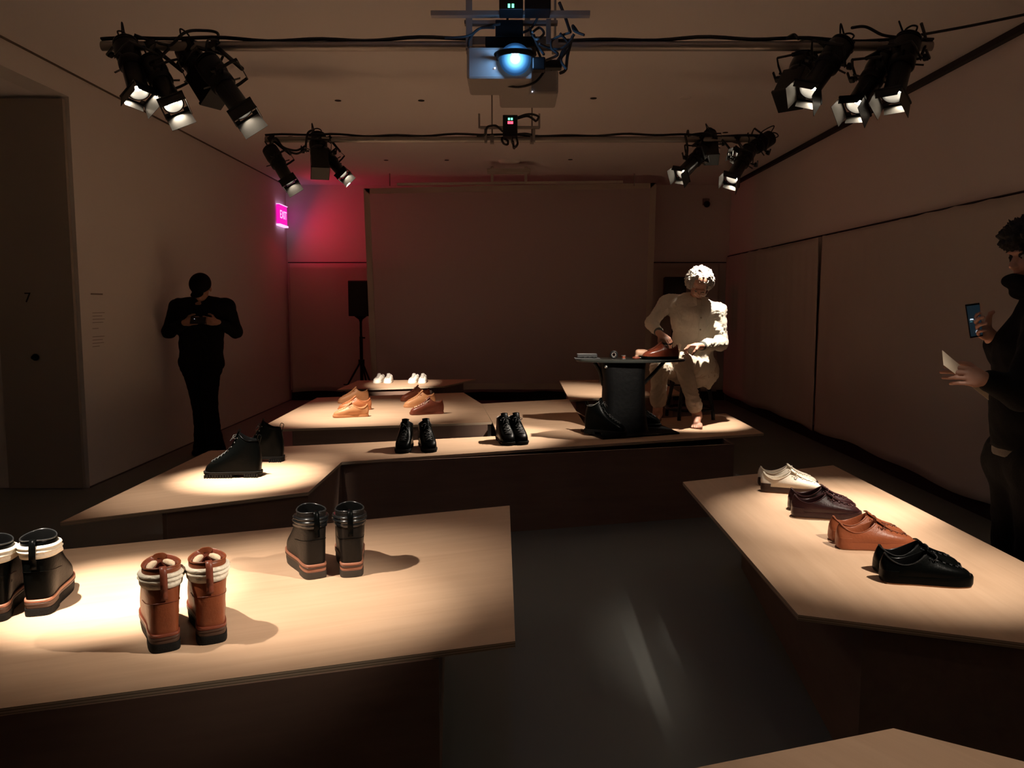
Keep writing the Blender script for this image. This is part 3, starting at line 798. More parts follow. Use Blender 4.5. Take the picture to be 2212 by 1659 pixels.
    if power > 0 and target is not None:
        ld = bpy.data.lights.new('lamp_beam', 'SPOT'); ld.energy = power * LIGHTK; ld.color = col
        ld.spot_size = math.radians(cone); ld.spot_blend = blend; ld.shadow_soft_size = .022
        lo = bpy.data.objects.new('lamp_beam', ld); COL.objects.link(lo)
        src = rear + d * ((.60 if style != 'box' else .50) * s)
        if off: src = src + Vector(off)
        dd = Vector(target) - src
        M = Matrix.Translation(src) @ dd.to_track_quat('-Z', 'Y').to_matrix().to_4x4()
        lo.parent = root; lo.matrix_parent_inverse = root.matrix_world.inverted(); lo.matrix_world = M
    return root
def lamp_px(label, r, f, ry, fy, xp, yp, **k):
    ym = (ry + fy) / 2 * KP; h = k.pop('h', .11)
    R_ = P(r[0], r[1], y=ym + h); F_ = P(f[0], f[1], y=ym - h)
    k.setdefault('s', .88)
    return stage_lamp(label, R_, F_, (xp * KP, yp, ZP), **k)
def T3(px, py, z=TZ): return P(px, py, z=z)
# nearer row, left
lamp_px('leftmost stage lamp of the nearer pipe, pointing steeply down', (268, 85), (300, 200), 5.22, 4.86, -2.42, YP1, target=T3(400, 1065), power=60, cone=34, turn=.3, blend=1.0, h=0.07, s=0.76)
lamp_px('second stage lamp from the left on the nearer pipe, lens hoods lit', (322, 128), (384, 243), 5.18, 4.86, -2.25, YP1, target=T3(540, 1030), power=430, cone=29, turn=.9, blend=1.0, h=0.09, s=0.76)
lamp_px('third stage lamp on the left of the nearer pipe, unlit with square snoot', (398, 100), (470, 215), 5.35, 5.02, -2.0, YP1, style='box', lit=False, h=0.06, s=0.8)
lamp_px('fourth stage lamp on the left of the nearer pipe, amber lit barn door', (440, 125), (515, 228), 5.10, 4.75, -1.85, YP1, target=T3(640, 1000), power=60, cone=20, turn=.5, blend=1.0, h=0.04, s=0.78)
# nearer row, right
lamp_px('dark stage lamp inmost on the right of the nearer pipe', (1745, 120), (1692, 235), 5.34, 5.08, 1.93, YP1, style='box', lit=False, target=None, s=0.8)
lamp_px('stage lamp with white glaring barn door on the right of the nearer pipe', (1825, 88), (1755, 185), 5.16, 4.82, 2.1, YP1, target=T3(1180, 905), power=330, cone=27, turn=.5, blend=1.0, h=0.05, s=0.78)
lamp_px('third stage lamp on the right of the nearer pipe, pointing down left', (1915, 120), (1838, 245), 5.2, 4.9, 2.36, YP1, target=T3(1800, 1110), power=150, cone=36, turn=.2, blend=1.0, h=0.07, s=0.78)
lamp_px('rightmost stage lamp of the nearer pipe with curved inner hood lit', (1965, 75), (1935, 185), 5.12, 4.86, 2.5, YP1, target=T3(1860, 1080), power=130, cone=34, turn=.0, blend=1.0, h=0.05, s=0.8)
# farther row, left
lamp_px('leftmost stage lamp of the farther pipe with glaring hood', (580, 318), (628, 398), 8.06, 7.72, -2.35, YP2, target=T3(770, 895), power=220, cone=54, turn=.6, blend=1.0, h=0.07, s=0.78)
lamp_px('stage lamp with square black snoot on the left of the farther pipe', (686, 290), (692, 378), 8.02, 7.9, -1.93, YP2, style='box', lit=False)
lamp_px('small stage lamp beside the square snoot on the farther pipe', (697, 325), (742, 378), 8.16, 7.95, -1.78, YP2, target=T3(868, 830), power=1150, cone=15, turn=.4, s=0.66, blend=1.0, h=0.07)
# farther row, right
lamp_px('inmost stage lamp on the right of the farther pipe, pointing down left', (1528, 318), (1470, 378), 8.05, 7.8, 1.85, YP2, target=T3(1010, 945), power=400, cone=34, turn=.3, blend=1.0, h=0.08, s=0.78)
lamp_px('short dark stage lamp on the right of the farther pipe', (1533, 285), (1538, 352), 8.12, 7.95, 1.98, YP2, style='box', lit=False, s=0.7)
lamp_px('rightmost stage lamp of the farther pipe, pointing left', (1668, 295), (1592, 342), 8.1, 7.85, 2.4, YP2, target=T3(1280, 845), power=520, cone=22, turn=.8, blend=1.0, h=0.07, s=0.78)
lamp_px('stage lamp low on the right of the farther pipe with lit rim', (1622, 318), (1580, 388), 7.96, 7.6, 2.2, YP2, target=(1.52, 6.4, 1.2), power=190, cone=34, blend=0.6, turn=.5, h=0.08, s=0.78)
# row above the viewer (out of the frame, its light is seen)
def lamp3(label, x, tgt, pw, cone, blend=.6):
    R_ = Vector((x, YP3 - .05, 2.80)); t = Vector(tgt); d = (t - R_).normalized()
    stage_lamp(label, R_, R_ + d * .5, (x, YP3, ZP), target=tgt, power=pw, cone=cone, blend=blend, off=d * .03)
lamp3('stage lamp on the left of the pipe above the viewer', -2.0, T3(640, 1260), 165, 38, 1.0)
lamp3('stage lamp second on the left of the pipe above the viewer', -1.65, T3(235, 1290), 330, 30, 1.0)
lamp3('stage lamp on the right of the pipe above the viewer', 2.1, T3(1950, 1215), 130, 40, 1.0)
lamp3('stage lamp second on the right of the pipe above the viewer', 1.7, T3(480, 1300), 210, 28, 1.0)
lamp3('unseen lamp added above the viewer to brighten the empty nearest platform', .75, T3(2000, 1655), 15, 44, 1.0)  # extra lamp out of view, added only to brighten the empty platform

# ------------------------------------------------------------------ the projector rig
M_GREY = mat('grey_projector_shell', (.30, .27, .25), .5)
r = empty('ceiling_bracket', (0, 5.0 * KP, ZC), 0, 'steel unistrut bracket carrying the projector on the nearer pipe', 'bracket')
def pxbox(mb, x0, y0, x1, y1, yy, dep): # a box spanning picture positions at depth yy
    if yy < 9: yy *= KP
    a = P(x0, y0, y=yy); b_ = P(x1, y1, y=yy)
    mb.box(((a.x + b_.x) / 2 , yy + dep / 2, (a.z + b_.z) / 2), (abs(b_.x - a.x), dep, abs(b_.z - a.z)))
    return mb
def rig(root, name, m, x0, y0, x1, y1, yy, dep, bevel=0.002):
    mb = pxbox(MB(), x0, y0, x1, y1, yy, dep); L = root.location
    mb.v = [v - L for v in mb.v]
    return mb.build(name, m, root, None, bevel)
bpy.context.view_layer.update()
rig(r, 'cross_bar', M_STEEL, 930, 22, 1275, 33, 4.72, .04)
rig(r, 'cross_bar', M_STEEL, 1003, 43, 1205, 51, 4.95, .04)
rig(r, 'upright', M_STEEL, 1006, -30, 1020, 100, 4.9, .03)
rig(r, 'upright', M_STEEL, 1180, 40, 1190, 95, 4.9, .03)
rig(r, 'clamp_plate', M_STEEL, 1008, 78, 1190, 96, 5.02, .03)
pj = empty('projector', P(1080, 135, y=4.72 * KP), 0, 'grey ceiling projector with a glaring blue-white lens', 'projector')
bpy.context.view_layer.update()
rig(pj, 'body', M_GREY, 1008, 101, 1150, 171, 4.72, .30, .012)
lc = P(1113, 128, y=4.69 * KP) - pj.location
M_PL = bpy.data.materials.new('lens_glare_halo'); M_PL.use_nodes = True
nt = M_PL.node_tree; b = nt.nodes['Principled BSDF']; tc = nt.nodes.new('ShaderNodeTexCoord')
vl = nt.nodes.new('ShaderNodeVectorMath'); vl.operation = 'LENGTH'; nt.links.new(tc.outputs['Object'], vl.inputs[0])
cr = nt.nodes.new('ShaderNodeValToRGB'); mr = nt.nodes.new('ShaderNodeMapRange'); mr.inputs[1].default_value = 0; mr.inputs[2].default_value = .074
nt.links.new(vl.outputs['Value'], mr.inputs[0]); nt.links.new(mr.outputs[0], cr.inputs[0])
e = cr.color_ramp.elements; e[0].position = 0; e[0].color = (1, 1, 1, 1); e[1].position = 1; e[1].color = (.0, .02, .06, 1)  # camera glare painted on the lens: white core fading to blue halo
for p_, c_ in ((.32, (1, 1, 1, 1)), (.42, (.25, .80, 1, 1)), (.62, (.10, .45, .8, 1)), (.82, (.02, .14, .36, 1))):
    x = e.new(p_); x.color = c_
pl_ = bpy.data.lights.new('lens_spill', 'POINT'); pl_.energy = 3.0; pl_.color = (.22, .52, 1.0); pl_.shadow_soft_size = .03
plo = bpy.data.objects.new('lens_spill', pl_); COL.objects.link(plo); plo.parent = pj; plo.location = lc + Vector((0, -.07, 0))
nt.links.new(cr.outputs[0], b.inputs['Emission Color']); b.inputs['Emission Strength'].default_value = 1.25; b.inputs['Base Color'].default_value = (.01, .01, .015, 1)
MB().lathe([(.082, 0), (.088, .0), (.088, .02), (.10, .021)], 32).build('lens_ring', M_BLACK, pj, 50).location = lc
pj.children[-1].scale = (.9, .9, .9)
pj.children[-1].rotation_euler = (PI / 2, 0, 0)
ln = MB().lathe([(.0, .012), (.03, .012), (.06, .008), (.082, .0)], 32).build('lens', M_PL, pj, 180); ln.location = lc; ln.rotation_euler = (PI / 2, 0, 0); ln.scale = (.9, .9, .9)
for (x, y_) in ((1069, 147),): MB().ball(P(x, y_, y=4.713 * KP) - pj.location, .004, 8, 6).build('indicator_light', emis('white_led', (.9, .9, 1), 3), pj)
pj2 = empty('projector', P(1140, 180, y=5.1 * KP), 0, 'second grey projector hanging lower behind the glaring one', 'projector')
bpy.context.view_layer.update()
rig(pj2, 'body', M_GREY, 1078, 150, 1206, 203, 5.08, .30, .012)
MB().cyl((0, .12, 0), (0, .12, ZC - pj2.location.z), .015, n=10).build('mount_pole', M_STEEL, pj2, 60)
MB().ball(P(1150, 198, y=5.073 * KP) - pj2.location, .003, 8, 6).build('indicator_light', emis('white_led', (.9, .9, 1), 3), pj2)
bx = empty('control_box', P(1110, 60, y=4.95 * KP), 0, 'black control box directly above the glaring projector', 'control box'); bpy.context.view_layer.update()
rig(bx, 'case', M_BLACK, 1070, 42, 1130, 80, 4.85, .10, .004); rig(bx, 'base_plate', M_BLACK, 1048, 78, 1160, 100, 4.86, .14, .006)
bx = empty('control_box', P(1104, 12, y=4.7 * KP), 0, 'black control box with two green lights at the top edge', 'control box'); bpy.context.view_layer.update()
rig(bx, 'case', M_BLACK, 1078, -45, 1130, 20, 4.6, .12, .004); rig(bx, 'side_case', M_BLACK, 1134, -45, 1190, 20, 4.62, .12, .004)
for px in (1099.5, 1108): rig(bx, 'green_light', emis('green_led', (.15, 1, .45), 3), px - 2.4, 8, px + 2.4, 16, 4.595, .006, 0)
bx = empty('power_adapter', P(1165, 140, y=4.8 * KP), 0, 'black power adapter tangled in cables right of the projector', 'adapter'); bpy.context.view_layer.update()
rig(bx, 'case', M_BLACK, 1150, 122, 1178, 150, 4.66, .06, .006); rig(bx, 'case', M_BLACK, 1172, 128, 1214, 146, 4.80, .06, .006)
class Cables:
    def __init__(s): s.t = []
    def tube(s, *a): s.t.append(a)
    def build(s, name, m, parent=None, sm_=None):
        c = s.t[0][0][0]; r = empty(name, c)
        for a in s.t:
            mb = MB().tube([p - c for p in a[0]], *a[1:]); mb.build('cable', m, r, 60)
        return r
cb = Cables()
def cab(pts, yy, r=.0065): cb.tube(spline([P(a, b_, y=(yy + .05 * math.sin(i * 1.7)) * KP) for i, (a, b_) in enumerate(pts)], 7), r, 6)
for i, pts in enumerate([[(1237, 80), (1215, 110), (1200, 140), (1175, 135)], [(1232, 70), (1195, 85), (1192, 105), (1205, 118), (1180, 130)], [(1237, 78), (1226, 120), (1222, 150), (1210, 158)],
        [(1210, 72), (1230, 100), (1212, 128), (1224, 150)], [(1145, 60), (1150, 80), (1160, 105), (1168, 125)], [(1153, 75), (1160, 95), (1175, 118)], [(1170, 20), (1150, 58), (1130, 70)],
        [(1068, 60), (1035, 62), (1014, 85), (1012, 102)], [(1208, 5), (1222, 40), (1232, 70)], [(1165, 95), (1190, 105), (1215, 104), (1237, 84)],
        [(1058, 170), (1085, 182), (1120, 188), (1155, 178), (1175, 155)], [(1150, 70), (1165, 60), (1175, 72), (1160, 85), (1150, 76)], [(1098, 25), (1096, 42)],
        [(1250, 72), (1238, 55), (1240, 66), (1262, 76)], [(1190, 150), (1205, 130), (1228, 95), (1240, 74)], [(1080, 52), (1040, 60), (1010, 78), (960, 82)]]):
    cab(pts, 4.72 if i % 2 else 4.85, .0075 if i in (2, 8, 14) else .006)
tag(cb.build('cable_tangle', M_BLACKM, None, 60), 'tangle of black cables hanging right of the glaring projector', 'cables')
# farther bracket with the receiver
r = empty('ceiling_bracket', P(1102, 272, y=7.9 * KP), 0, 'steel bracket on the farther pipe holding a black receiver', 'bracket'); bpy.context.view_layer.update()
rig(r, 'cross_bar', M_STEEL, 1037, 272, 1166, 277, 7.9, .04); rig(r, 'upright', M_STEEL, 1046, 274, 1052, 308, 7.93, .03); rig(r, 'upright', M_STEEL, 1150, 274, 1156, 306, 7.93, .03)
rig(r, 'side_arm', M_STEEL, 1033, 245, 1037, 276, 7.86, .03); rig(r, 'side_arm', M_STEEL, 1163, 245, 1167, 276, 7.86, .03)
bx = empty('receiver_box', P(1102, 265, y=7.8 * KP), 0, 'black receiver box with green and red lights on the farther pipe', 'control box'); bpy.context.view_layer.update()
rig(bx, 'case', M_BLACK, 1086, 248, 1118, 294, 7.75, .10, .004)
for px in (1099.5, 1105.5): rig(bx, 'green_light', emis('green_led', (.15, 1, .45), 3), px - 2, 254.5, px + 2, 259, 7.745, .006, 0); rig(bx, 'red_light', emis('red_led', (1, .05, .09), 4), px - 2.8, 262, px + 2.8, 267.5, 7.745, .006, 0)
cb = Cables()
for i, pts in enumerate([[(1092, 294), (1084, 300), (1088, 310), (1096, 312), (1097, 305), (1090, 300)], [(1105, 294), (1107, 308), (1112, 318), (1118, 310), (1115, 296)], [(1108, 305), (1110, 320), (1114, 316)],
        [(1118, 254), (1135, 248), (1150, 247), (1163, 252), (1160, 260)], [(1118, 256), (1140, 251), (1158, 262)], [(1086, 284), (1072, 272), (1060, 272), (1052, 276), (1046, 292), (1030, 294)], [(1118, 290), (1135, 289), (1148, 291)]]):
    cab(pts, 7.8, .009)
tag(cb.build('cable_tangle', M_BLACKM, None, 60), 'small coils of black cable hanging from the receiver box', 'cables')
# loops of cable between the lamps
cb = Cables()
for pts, yy in (([(290, 75), (330, 90), (365, 98)], 5.1), ([(290, 82), (320, 108), (365, 100), (400, 70), (440, 66), (470, 72), (468, 95)], 5.15), ([(365, 105), (345, 130), (350, 165)], 5.0), ([(1840, 60), (1870, 58), (1905, 75), (1935, 80)], 5.1), ([(1990, 50), (2000, 90), (1990, 120)], 5.1), ([(1990, 75), (2100, 55), (2230, 28)], 5.4),
                 ([(1700, 82), (1715, 75), (1725, 84)], 5.1)): cab(pts, yy, .0075)
tag(cb.build('lamp_cables', M_BLACKM, None, 60), 'loose black cables looping between lamps of the nearer pipe', 'cables')
cb = Cables()
for pts, yy in (([(590, 300), (598, 300), (612, 318), (640, 325), (660, 315)], 7.9), ([(660, 318), (664, 290), (672, 282)], 7.9), ([(612, 322), (640, 332), (660, 322)], 7.9), ([(1545, 298), (1570, 305), (1600, 300)], 8.0), ([(1560, 302), (1575, 320), (1582, 335)], 7.9), ([(1480, 292), (1485, 320), (1482, 345)], 7.9), ([(1484, 290), (1486, 282), (1487, 294)], 7.9), ([(1488, 292), (1520, 288), (1540, 292)], 7.9)): cab(pts, yy, .009)
tag(cb.build('lamp_cables', M_BLACKM, None, 60), 'loose black cables looping between lamps of the farther pipe', 'cables')
# recessed ceiling spots
for i, (px, py, k) in enumerate([(862, 104, 0), (1325, 99, 0), (730, 217, 0), (910, 217, 0), (1282, 212, 0), (1480, 211, 1), (834, 346, 0), (965, 346, 0), (1232, 344.5, 0), (1366, 342, 1), (628, 295, 0), (1567, 286, 0)]):
    c0 = P(px, py, z=ZC)
    row = 'first' if py < 150 else ('second' if py < 250 else 'third')
    lb = {0: 'left of', 1: 'right of'}
    side = ['near the projector on its left', 'near the projector on its right', 'outermost left before the farther pipe', 'inner left before the farther pipe', 'inner right before the farther pipe', 'outer right before the farther pipe', 'outer left between the farther pipe and screen', 'inner left between the farther pipe and screen', 'inner right between the farther pipe and screen', 'outer right between the farther pipe and screen', 'above the leftmost lamp of the farther pipe', 'above the rightmost lamps of the farther pipe'][i]
    rt = empty('downlight', (c0.x, c0.y, ZC), 0, ('pale rimmed' if k else 'small dark') + ' recessed ceiling hole, ' + side, 'downlight', 'recessed ceiling holes')
    R0 = .05 if k else .028
    MB().lathe([(R0 * .80, -.004), (R0, -.004), (R0 * 1.05, 0)], 20).build('rim', M_CEIL if k else M_BLACKM, rt, 60)
    MB().lathe([(.0, -.003), (R0 * .82, -.003)], 20).build('aperture', M_CEIL if k else M_BLACKM, rt)
# ceiling ring and white batten before the screen
rt = empty('ceiling_speaker', P(1100, 347, z=ZC), 0, 'shallow round ceiling fixture between the farther pipe and the screen', 'ceiling fixture')
MB().lathe([(0, -.03), (.10, -.03), (.13, -.02), (.14, 0)], 24).build('dome', M_CEIL, rt, 60)
rt = empty('ceiling_batten', P(1100, 393, y=10.6), 0, 'pale horizontal batten hanging on two posts before the screen top', 'batten'); bpy.context.view_layer.update()
M_PALE = mat('pale_metal', (.50, .43, .37), .6)
o = rig(rt, 'bar', M_PALE, 857, 392.5, 1346, 397.5, 10.6, .05); o.rotation_euler = (0, -.010, 0)
rig(rt, 'post', M_PALE, 1060, 360, 1066, 395, 10.58, .03); rig(rt, 'post', M_PALE, 1133, 360, 1139, 395, 10.58, .03); rig(rt, 'mount_plate', mat('mount_plate', (.42, .36, .32), .8), 1052, 364, 1146, 371, 10.3, .2)
c0 = P(1527, 438, y=YB - .08)
rt = empty('dome_camera', c0, 0, 'small dark dome camera high on the back wall at the right', 'camera')
MB().box((0, .06, .02), (.10, .04, .10)).build('bracket', M_STEEL, rt, None, .004); MB().ball((0, 0, -.02), .05, 16, 10).build('dome', M_BLACK, rt, 180)

# ------------------------------------------------------------------ projection screen
M_SCR = bpy.data.materials.new('screen_scrim'); M_SCR.use_nodes = True
nt = M_SCR.node_tree; b = nt.nodes['Principled BSDF']; b.inputs['Base Color'].default_value = (.56, .46, .45, 1); b.inputs['Roughness'].default_value = .9
tr = nt.nodes.new('ShaderNodeBsdfTransparent'); mx = nt.nodes.new('ShaderNodeMixShader'); mx.inputs[0].default_value = .26
nt.links.new(b.outputs[0], mx.inputs[1]); nt.links.new(tr.outputs[0], mx.inputs[2]); nt.links.new(mx.outputs[0], nt.nodes['Material Output'].inputs[0])
YSC = 11.3
M_SCB = mat('screen_border', (.50, .42, .36), .8)
cn = [P(785, 407, y=YSC), P(1418, 395, y=YSC), P(1403, 841, y=YSC), P(803, 841, y=YSC)]
rt = empty('projection_screen', (0, YSC, 0), 0, 'large dim see-through projection screen with pale border before the back wall', 'projection screen')
loc = [v - Vector((0, YSC, 0)) for v in cn]
def strip(a, b_, c, d, nm, m, th=.012):
    vs = [a, b_, c, d]; v2 = [v + Vector((0, th, 0)) for v in vs]
    return MB().add(vs + v2, [(0, 1, 2, 3), (7, 6, 5, 4), (0, 4, 5, 1), (1, 5, 6, 2), (2, 6, 7, 3), (3, 7, 4, 0)]).build(nm, m, rt)
cin = sum(loc, Vector()) / 4
def ins(v, dx, dz): return Vector((v.x + (dx if v.x < 0 else -dx), v.y, v.z + (dz if v.z < 1.5 else -dz)))
bw = .085
strip(loc[0], loc[1], ins(loc[1], bw, .075), ins(loc[0], bw, .075), 'top_border', M_SCB)
strip(ins(loc[3], 0, .085), ins(loc[2], 0, .085), loc[2], loc[3], 'bottom_border', M_SCB, .02)
strip(loc[0], ins(loc[0], bw, 0), ins(loc[3], bw, 0), loc[3], 'side_border', M_SCB)
strip(ins(loc[1], bw, 0), loc[1], loc[2], ins(loc[2], bw, 0), 'side_border', M_SCB)
fabv = [v + Vector((0, .004, 0)) for v in (ins(loc[0], bw, .07), ins(loc[1], bw, .07), ins(loc[2], bw, .08), ins(loc[3], bw, .08))]
mesh_obj('screen_fabric', fabv, [(0, 1, 2, 3)], M_SCR, rt)
for x in (-1.7, 1.7): MB().cyl((x, 0, 3.13), (x, 0, ZC), .008, n=8).build('hanger', M_STEEL, rt)

# ------------------------------------------------------------------ loudspeakers on tripods
def loudspeaker(x0, y0, x1, y1, yy, lb1, lb2):
    a = P(x0, y0, y=yy); b_ = P(x1, y1, y=yy); cx = (a.x + b_.x) / 2
    st = empty('speaker_stand', (cx, yy + .15, 0), 0, lb2, 'speaker stand', 'black speaker tripods')
    zt = b_.z
    MB().cyl((0, 0, .55), (0, 0, zt), .018, n=12).build('pole', M_BLACK, st, 60)
    MB().cyl((0, 0, .25), (0, 0, 1.02), .025, n=12).build('lower_tube', M_BLACK, st, 60)
    MB().cyl((0, 0, .60), (0, 0, .68), .045, n=12).build('collar', M_BLACK, st, 60)
    MB().cyl((0, 0, 1.0), (.06, 0, 1.0), .012, n=8).build('knob', M_BLACK, st, 60)
    MB().lathe([(.02, 0), (.03, .03), (.09, .075), (.09, .08)], 16, (0, 0, zt - .082)).build('top_cup', M_BLACK, st, 60)
    for k in range(3):
        an = k * 2 * PI / 3 + PI * 1.12
        MB().cyl((.03 * math.cos(an), .03 * math.sin(an), .62), (.38 * math.cos(an), .38 * math.sin(an), .015), .014, n=8).build('leg', M_BLACK, st, 60)
        MB().cyl((.03 * math.cos(an), .03 * math.sin(an), .30), (.27 * math.cos(an), .27 * math.sin(an), .32), .009, n=8).build('brace', M_BLACK, st, 60)
    sp = empty('loudspeaker', (cx, yy, zt), 0, lb1, 'loudspeaker', 'black loudspeakers')
    w_ = abs(b_.x - a.x) / 2; h = a.z - b_.z
    MB().prism([(-w_, 0), (w_, 0), (w_ * .75, .32), (-w_ * .75, .32)], 0, h).build('cabinet', M_BLACKM, sp, None, .01)
    MB().box((0, -.006, h / 2), (w_ * 1.8, .010, h * .94)).build('grille', M_BLACKM, sp, None, .004)
loudspeaker(751, 606, 797, 683, 11.58, 'black loudspeaker on a tripod left of the screen', 'black tripod stand under the left loudspeaker')
loudspeaker(1436, 598, 1482, 676, 11.58, 'black loudspeaker half hidden behind the shoemaker', 'black tripod stand under the loudspeaker behind the shoemaker')

# ------------------------------------------------------------------ exit sign
a = P(600, 443, x=XL + .03); b_ = P(618, 487, x=XL + .03)
y0, y1 = a.y, b_.y
zc_ = (P(609, 445, x=XL + .03).z + P(609, 486, x=XL + .03).z) / 2; hh = .29; wy = max(.34, y1 - y0)
es = empty('exit_sign', (XL + .03, (y0 + y1) / 2, zc_), 0, 'glowing magenta exit sign high on the left wall near the corner', 'exit sign')
M_EXIT = emis('magenta_sign', (1.0, .01, .50), .95, (.2, 0, .1))
M_EXW = emis('sign_pink_white', (1.0, .55, .95), 1.3)
MB().box((0, 0, 0), (.04, wy, hh)).build('panel', M_EXIT, es, None, .004)
MB().box((.004, 0, -hh / 2 - .006), (.055, wy + .03, .026)).build('bottom_edge', M_EXW, es)
MB().box((.004, 0, hh / 2 + .004), (.05, wy + .02, .008)).build('top_edge', M_EXW, es)
text('lettering', 'EXIT', .17, M_EXW, (.022, 0, 0), (PI / 2, 0, PI / 2), es, .001)
ld = bpy.data.lights.new('sign_glow', 'AREA'); ld.shape = 'RECTANGLE'; ld.size = wy; ld.size_y = hh; ld.energy = 5.0; ld.color = (1.0, .012, .035)
lo = bpy.data.objects.new('sign_glow', ld); COL.objects.link(lo); lo.parent = es; lo.location = (.16, -.25, 0); lo.rotation_euler = (0, -PI / 2 + .45, -.1)
#BODY
# ================================================================== figures (implicit surfaces, meshed once)
class SDF:
    def __init__(s, vox): s.v = vox; s.pr = []
    def add(s, kind, **k): s.pr.append((kind, k)); return s
    def cap(s, a, b, r1, r2=None, k=.02, **q): return s.add('cap', a=Vector(a), b=Vector(b), r1=r1, r2=r1 if r2 is None else r2, k=k, **q)
    def chain(s, pts, rs, k=.02, **q):
        for i in range(len(pts) - 1): s.cap(pts[i], pts[i + 1], rs[i], rs[i + 1], k, **q)
        return s
    def ell(s, c, r, rot=None, k=.02, **q): return s.add('ell', c=Vector(c), r=r, rot=rot, k=k, **q)
    def box(s, c, h, rot=None, rd=.01, k=.01, **q): return s.add('box', c=Vector(c), h=h, rot=rot, rd=rd, k=k, **q)
    def cut(s, p, n, c=None, rad=None): return s.add('cut', p=Vector(p), n=Vector(n).normalized(), c=Vector(c if c is not None else p), rad=rad)
    def mesh(s):
        lo = np.full(3, 1e9); hi = -lo
        for kd, q in s.pr:
            if kd == 'cut' or q.get('sub'): continue
            if kd == 'cap':
                r = max(q['r1'], q['r2'])
                for p in (q['a'], q['b']): lo = np.minimum(lo, np.array(p) - r); hi = np.maximum(hi, np.array(p) + r)
            else:
                r = max(q['r'] if kd == 'ell' else q['h']) * 1.3; lo = np.minimum(lo, np.array(q['c']) - r); hi = np.maximum(hi, np.array(q['c']) + r)
        lo -= 3 * s.v + .02; hi += 3 * s.v + .02
        n = np.ceil((hi - lo) / s.v).astype(int) + 1
        D = np.full(n, .5, dtype=np.float32)
        ax = [lo[i] + np.arange(n[i]) * s.v for i in range(3)]
        for kd, q in s.pr:
            k = q.get('k', .01); m = k + 3 * s.v
            if kd == 'cap':
                r = max(q['r1'], q['r2']); a = np.array(q['a']); b = np.array(q['b']); l = np.minimum(a, b) - r - m; h = np.maximum(a, b) + r + m
            elif kd == 'cut':
                if q['rad'] is None: l, h = lo, hi
                else: l = np.array(q['c']) - q['rad']; h = np.array(q['c']) + q['rad']
            else:
                r = max(q['r'] if kd == 'ell' else q['h']) * (1.0 if kd == 'ell' else 1.75); l = np.array(q['c']) - r - m; h = np.array(q['c']) + r + m
            i0 = np.clip(np.floor((l - lo) / s.v).astype(int), 0, n); i1 = np.clip(np.ceil((h - lo) / s.v).astype(int) + 1, 0, n)
            if np.any(i1 <= i0): continue
            sl = tuple(slice(i0[i], i1[i]) for i in range(3))
            X, Y, Z = np.meshgrid(ax[0][sl[0]], ax[1][sl[1]], ax[2][sl[2]], indexing='ij')
            sub = D[sl]
            if kd == 'cut':
                d = (X - q['p'].x) * q['n'].x + (Y - q['p'].y) * q['n'].y + (Z - q['p'].z) * q['n'].z
                if q['rad'] is not None:
                    rr = np.sqrt((X - q['c'].x) ** 2 + (Y - q['c'].y) ** 2 + (Z - q['c'].z) ** 2)
                    d = np.where(rr < q['rad'], d, -1)
                D[sl] = np.maximum(sub, d); continue
            if kd == 'cap':
                a = np.array(q['a']); ab = np.array(q['b']) - a; L2 = max(ab @ ab, 1e-9)
                px, py, pz = X - a[0], Y - a[1], Z - a[2]
                t = np.clip((px * ab[0] + py * ab[1] + pz * ab[2]) / L2, 0, 1)
                d = np.sqrt((px - t * ab[0]) ** 2 + (py - t * ab[1]) ** 2 + (pz - t * ab[2]) ** 2) - (q['r1'] + (q['r2'] - q['r1']) * t)
            else:
                c = q['c']; P_ = np.stack([X - c.x, Y - c.y, Z - c.z], -1)
                if q.get('rot') is not None: P_ = P_ @ np.array(q['rot'])     # columns of rot are the local axes
                if kd == 'ell':
                    r = np.array(q['r']); k0 = np.sqrt(((P_ / r) ** 2).sum(-1)); k1 = np.sqrt(((P_ / (r * r)) ** 2).sum(-1)) + 1e-9
                    d = k0 * (k0 - 1) / k1
                else:
                    h_ = np.array(q['h']) - q['rd']; w_ = np.abs(P_) - h_
                    d = np.sqrt((np.maximum(w_, 0) ** 2).sum(-1)) + np.minimum(w_.max(-1), 0) - q['rd']
            if q.get('sub'):
                e = -d; hh = np.maximum(k - np.abs(sub - e), 0) / k; D[sl] = np.maximum(sub, e) + hh * hh * k * .25
            else:
                hh = np.maximum(k - np.abs(sub - d), 0) / k; D[sl] = np.minimum(sub, d) - hh * hh * k * .25
        # surface nets
        I = D < 0
        nx, ny, nz = n
        cor = [(i, j, l) for i in (0, 1) for j in (0, 1) for l in (0, 1)]
        cnt = sum(I[i:nx - 1 + i, j:ny - 1 + j, l:nz - 1 + l].astype(np.int8) for i, j, l in cor)
        act = (cnt > 0) & (cnt < 8); idx = np.argwhere(act)
        vid = np.full(act.shape, -1, dtype=np.int64); vid[act] = np.arange(len(idx))
        acc = np.zeros((len(idx), 3)); num = np.zeros(len(idx))
        a0, a1, a2 = idx.T
        for c1 in cor:
            for dim in range(3):
                if c1[dim]: continue
                c2 = list(c1); c2[dim] = 1
                d1 = D[a0 + c1[0], a1 + c1[1], a2 + c1[2]]; d2 = D[a0 + c2[0], a1 + c2[1], a2 + c2[2]]
                mk = (d1 < 0) != (d2 < 0); t = np.where(mk, d1 / np.where(mk, d1 - d2, 1), 0)
                p = np.array(c1, float)[None].repeat(len(idx), 0); p[:, dim] = t
                acc += p * mk[:, None]; num += mk
        V = (idx + acc / num[:, None]) * s.v + lo
        F = []
